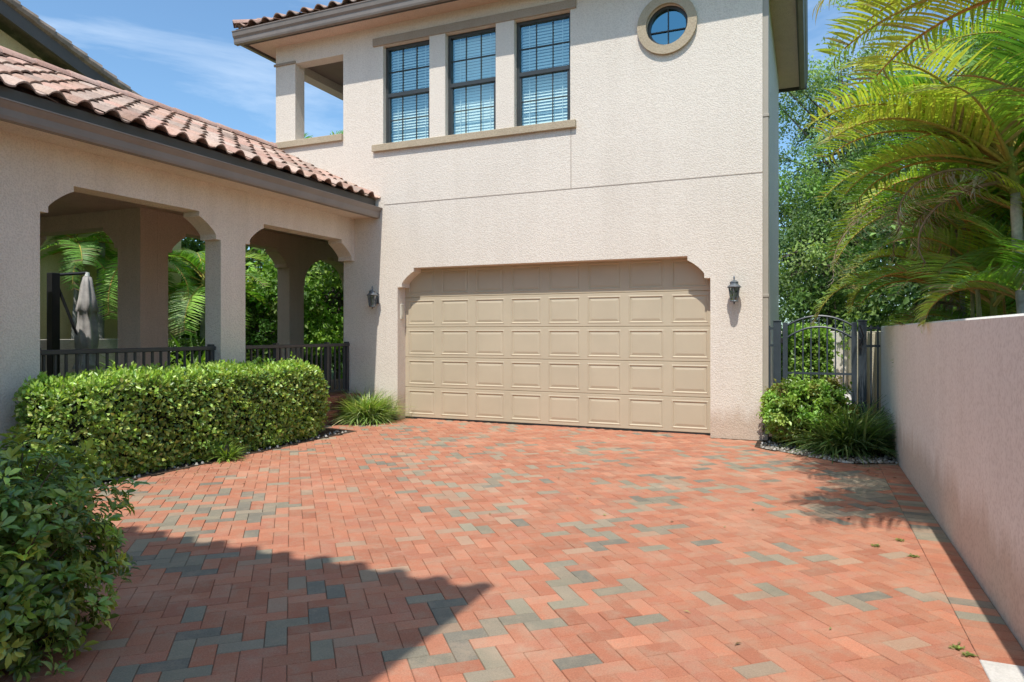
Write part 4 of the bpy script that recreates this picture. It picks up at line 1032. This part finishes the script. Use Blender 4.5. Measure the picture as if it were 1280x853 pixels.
# garden palms seen through the arches, and the tips over the roof
GG = 'palms in the back garden'
GP = [(.15, .27, .05), (.22, .36, .06), (.10, .19, .04), (.27, .42, .07)]
palm('garden_palm', 'palm with grey ringed trunk just behind the folded parasol', 'palm', (-13.8, 9.95, 0), (-13.75, 10.0, 3.3), .085, 11, 1.5, 41, GG, cols=GP, ell=(-.5, .9), ll=.45, lw=.034, trunkcol=(.33, .33, .30))
palm('garden_palm', 'leaning palm at the far left of the first arch', 'palm', (-13.9, 9.5, 0), (-14.0, 9.6, 3.0), .05, 9, 1.3, 43, GG, cols=GP, ell=(-.5, .9), ll=.45, lw=.034, trunkcol=(.33, .33, .30))
palm('garden_palm', 'thin trunked palm behind the garden wall', 'palm', (-13.6, 10.5, 0), (-13.5, 10.6, 3.0), .06, 12, 2.0, 44, GG, cols=GP, ell=(-.5, .9), ll=.45, lw=.034, trunkcol=(.33, .33, .30))
palm('garden_palm', 'palm with a wide pale frond in the second opening', 'palm', (-12.9, 11.9, 0), (-12.8, 11.8, 2.3), .08, 14, 1.9, 47, GG, cols=GP+[(.30, .38, .16)], ell=(-.3, 1.1), ll=.55, lw=.04, trunkcol=(.33, .33, .30))
palm('tall_palm', 'tall palm whose crown tips show over the porch roof ridge', 'palm', (-17.2, 14.7, 0), (-17.0, 14.5, 6.0), .14, 13, 2.0, 51, 'tall palms far behind the porch', cols=GP, ell=(-.7, 1.0), ll=.6, lw=.06)
palm('tall_palm', 'tall palm showing its top inside the upper balcony opening', 'palm', (-14.6, 18, 0), (-14.4, 17.9, 6.3), .14, 13, 2.0, 53, 'tall palms far behind the porch', cols=GP, ell=(-.7, 1.1), ll=.6, lw=.06)

# ---- trees
def tree(name, label, base, h, r, n, size, cols, cl=130, group=None, trunk=.2, ch=.62, shell=.35, sig=.13, T=None, crownz=None, sq=1.0):
    G = thing(name, label, 'tree', base, group); b = Vector(base)
    cz = crownz if crownz is not None else h*(1-ch/2); c = (b.x, b.y, cz); rz_ = h-cz
    lb = LB(); K = blob_leaves(lb, c, (r, r*sq, rz_), n, size, cols, T, cl, sig, shell)
    lb.build('crown', 'leaf_tree', G)
    mb = MB(); top = Vector((b.x+.15*r, b.y, cz+rz_*.3)); mid = b.lerp(top, .5)+Vector((-.08*r, .05, 0))
    mb.tube([b, mid, top], [trunk, trunk*.7, trunk*.25], 9, (.16, .13, .10))
    for i in range(0, len(K), max(1, len(K)//40)):
        e = Vector(K[i]); a = b.lerp(top, random.uniform(.45, .95)); mb.tube([a, a.lerp(e, .5)+Vector((0, 0, .1*r)), e], [trunk*.28, trunk*.16, trunk*.05], 5, (.15, .12, .095))
    mb.build('trunk', 'bark', G); return G
random.seed(9)
SH = 'leafy shrubs and small trees in the back garden'
tree('garden_tree', 'dense glossy leaved tree filling the narrow arch nearest the garage', (-11.2, 14.6, 0), 4.9, 2.0, 22000, .13, G_LIME+[(.08, .15, .03)], 170, SH, .1, .9, .5, .10)
tree('garden_tree', 'rounded dark leaved shrub left of the far porch column', (-12.5, 13.0, 0), 2.35, 1.0, 9000, .10, G_DARK+[(.10, .18, .04)], 120, SH, .06, .95, .5, .11)
tree('garden_tree', 'tall leafy tree behind the rounded shrub', (-14.6, 15.8, 0), 5.6, 2.3, 11000, .17, G_DARK+G_LIME[:2], 130, SH, .12, .8, .5, .11)
tree('garden_tree', 'leafy tree behind the pale palm frond in the middle arch', (-16.5, 14.5, 0), 4.8, 2.1, 9000, .17, G_DARK+G_LIME[:1], 120, SH, .12, .85, .5, .11)
tree('garden_tree', 'broad tree at the back of the garden toward the neighbour house', (-19.2, 16.5, 0), 6.2, 3.0, 10000, .2, G_TREE, 120, SH, .15, .85, .5, .11)
tree('garden_tree', 'tree at the back of the garden behind the garage side', (-13.5, 20.5, 0), 6.0, 3.0, 10000, .2, G_TREE, 120, SH, .15, .85, .5, .11)
tree('garden_tree', 'tree at the back of the garden behind the narrow arch', (-9.0, 19.5, 0), 5.8, 2.6, 9000, .2, G_TREE, 120, SH, .15, .85, .5, .11)
box_hedge('hedge', 'low dark clipped hedge before the grey garden wall', 'hedge', -12.95, -12.4, 10.2, 16, 0, 1.2, 9000, .06, G_DARK)
box_hedge('hedge', 'square clipped bright green hedge beyond the iron gate', 'hedge', -.46, .33, 13.6, 14.6, .0, 1.44, 14000, .07, G_LIME)
clump('bromeliad', 'bright green broad leaved plant behind the first arch railing', (-12.3, 9.9), .5, 1.2, 160, G_LIME, .05)
clump('bromeliad', 'bright green broad leaved plant seen low in the second opening', (-12.2, 11.0), .5, 1.5, 160, G_LIME, .06)

TG = 'tall trees behind the gate and palms'
tree('oak_tree', 'tall open crowned tree directly behind the iron gate beside the house corner', (.9, 25, 0), 11.4, 2.9, 46000, .105, [(.13, .20, .08), (.18, .26, .10), (.085, .14, .06), (.24, .32, .12)], 260, TG, .22, .75, .25, .065, crownz=6.4)
tree('oak_tree', 'lower dense tree filling the gap above the gate', (.6, 22.5, 0), 6.6, 2.6, 34000, .11, G_TREE, 150, TG, .2, .85, .3, .10, crownz=3.6)
tree('oak_tree', 'tree behind the palms right of the tall open crowned tree', (4.6, 26, 0), 11.0, 3.2, 45000, .115, [(.09, .15, .07), (.13, .20, .09), (.06, .11, .055)], 220, TG, .22, .7, .25, .07, crownz=7.2)
tree('oak_tree', 'dense tree low behind the middle of the palms', (4.8, 16.5, 0), 5.6, 2.8, 16000, .16, G_TREE, 130, TG, .2, .9, .3, .10, crownz=2.9)
tree('oak_tree', 'dense tree behind the palms at the right edge', (7.2, 12.5, 0), 7.2, 3.3, 16000, .18, G_TREE, 130, TG, .2, .9, .3, .10, crownz=3.7)
tree('oak_tree', 'dark tree between the far palms and the gate tree', (2.8, 19.5, 0), 5.2, 2.3, 14000, .15, G_TREE, 120, TG, .2, .9, .3, .10, crownz=2.7)
tree('oak_tree', 'broad tree closing the view far behind the right hand palms', (12, 24, 0), 10.5, 5.0, 16000, .26, G_TREE, 120, TG, .25, .9, .3, .10, crownz=5.2)
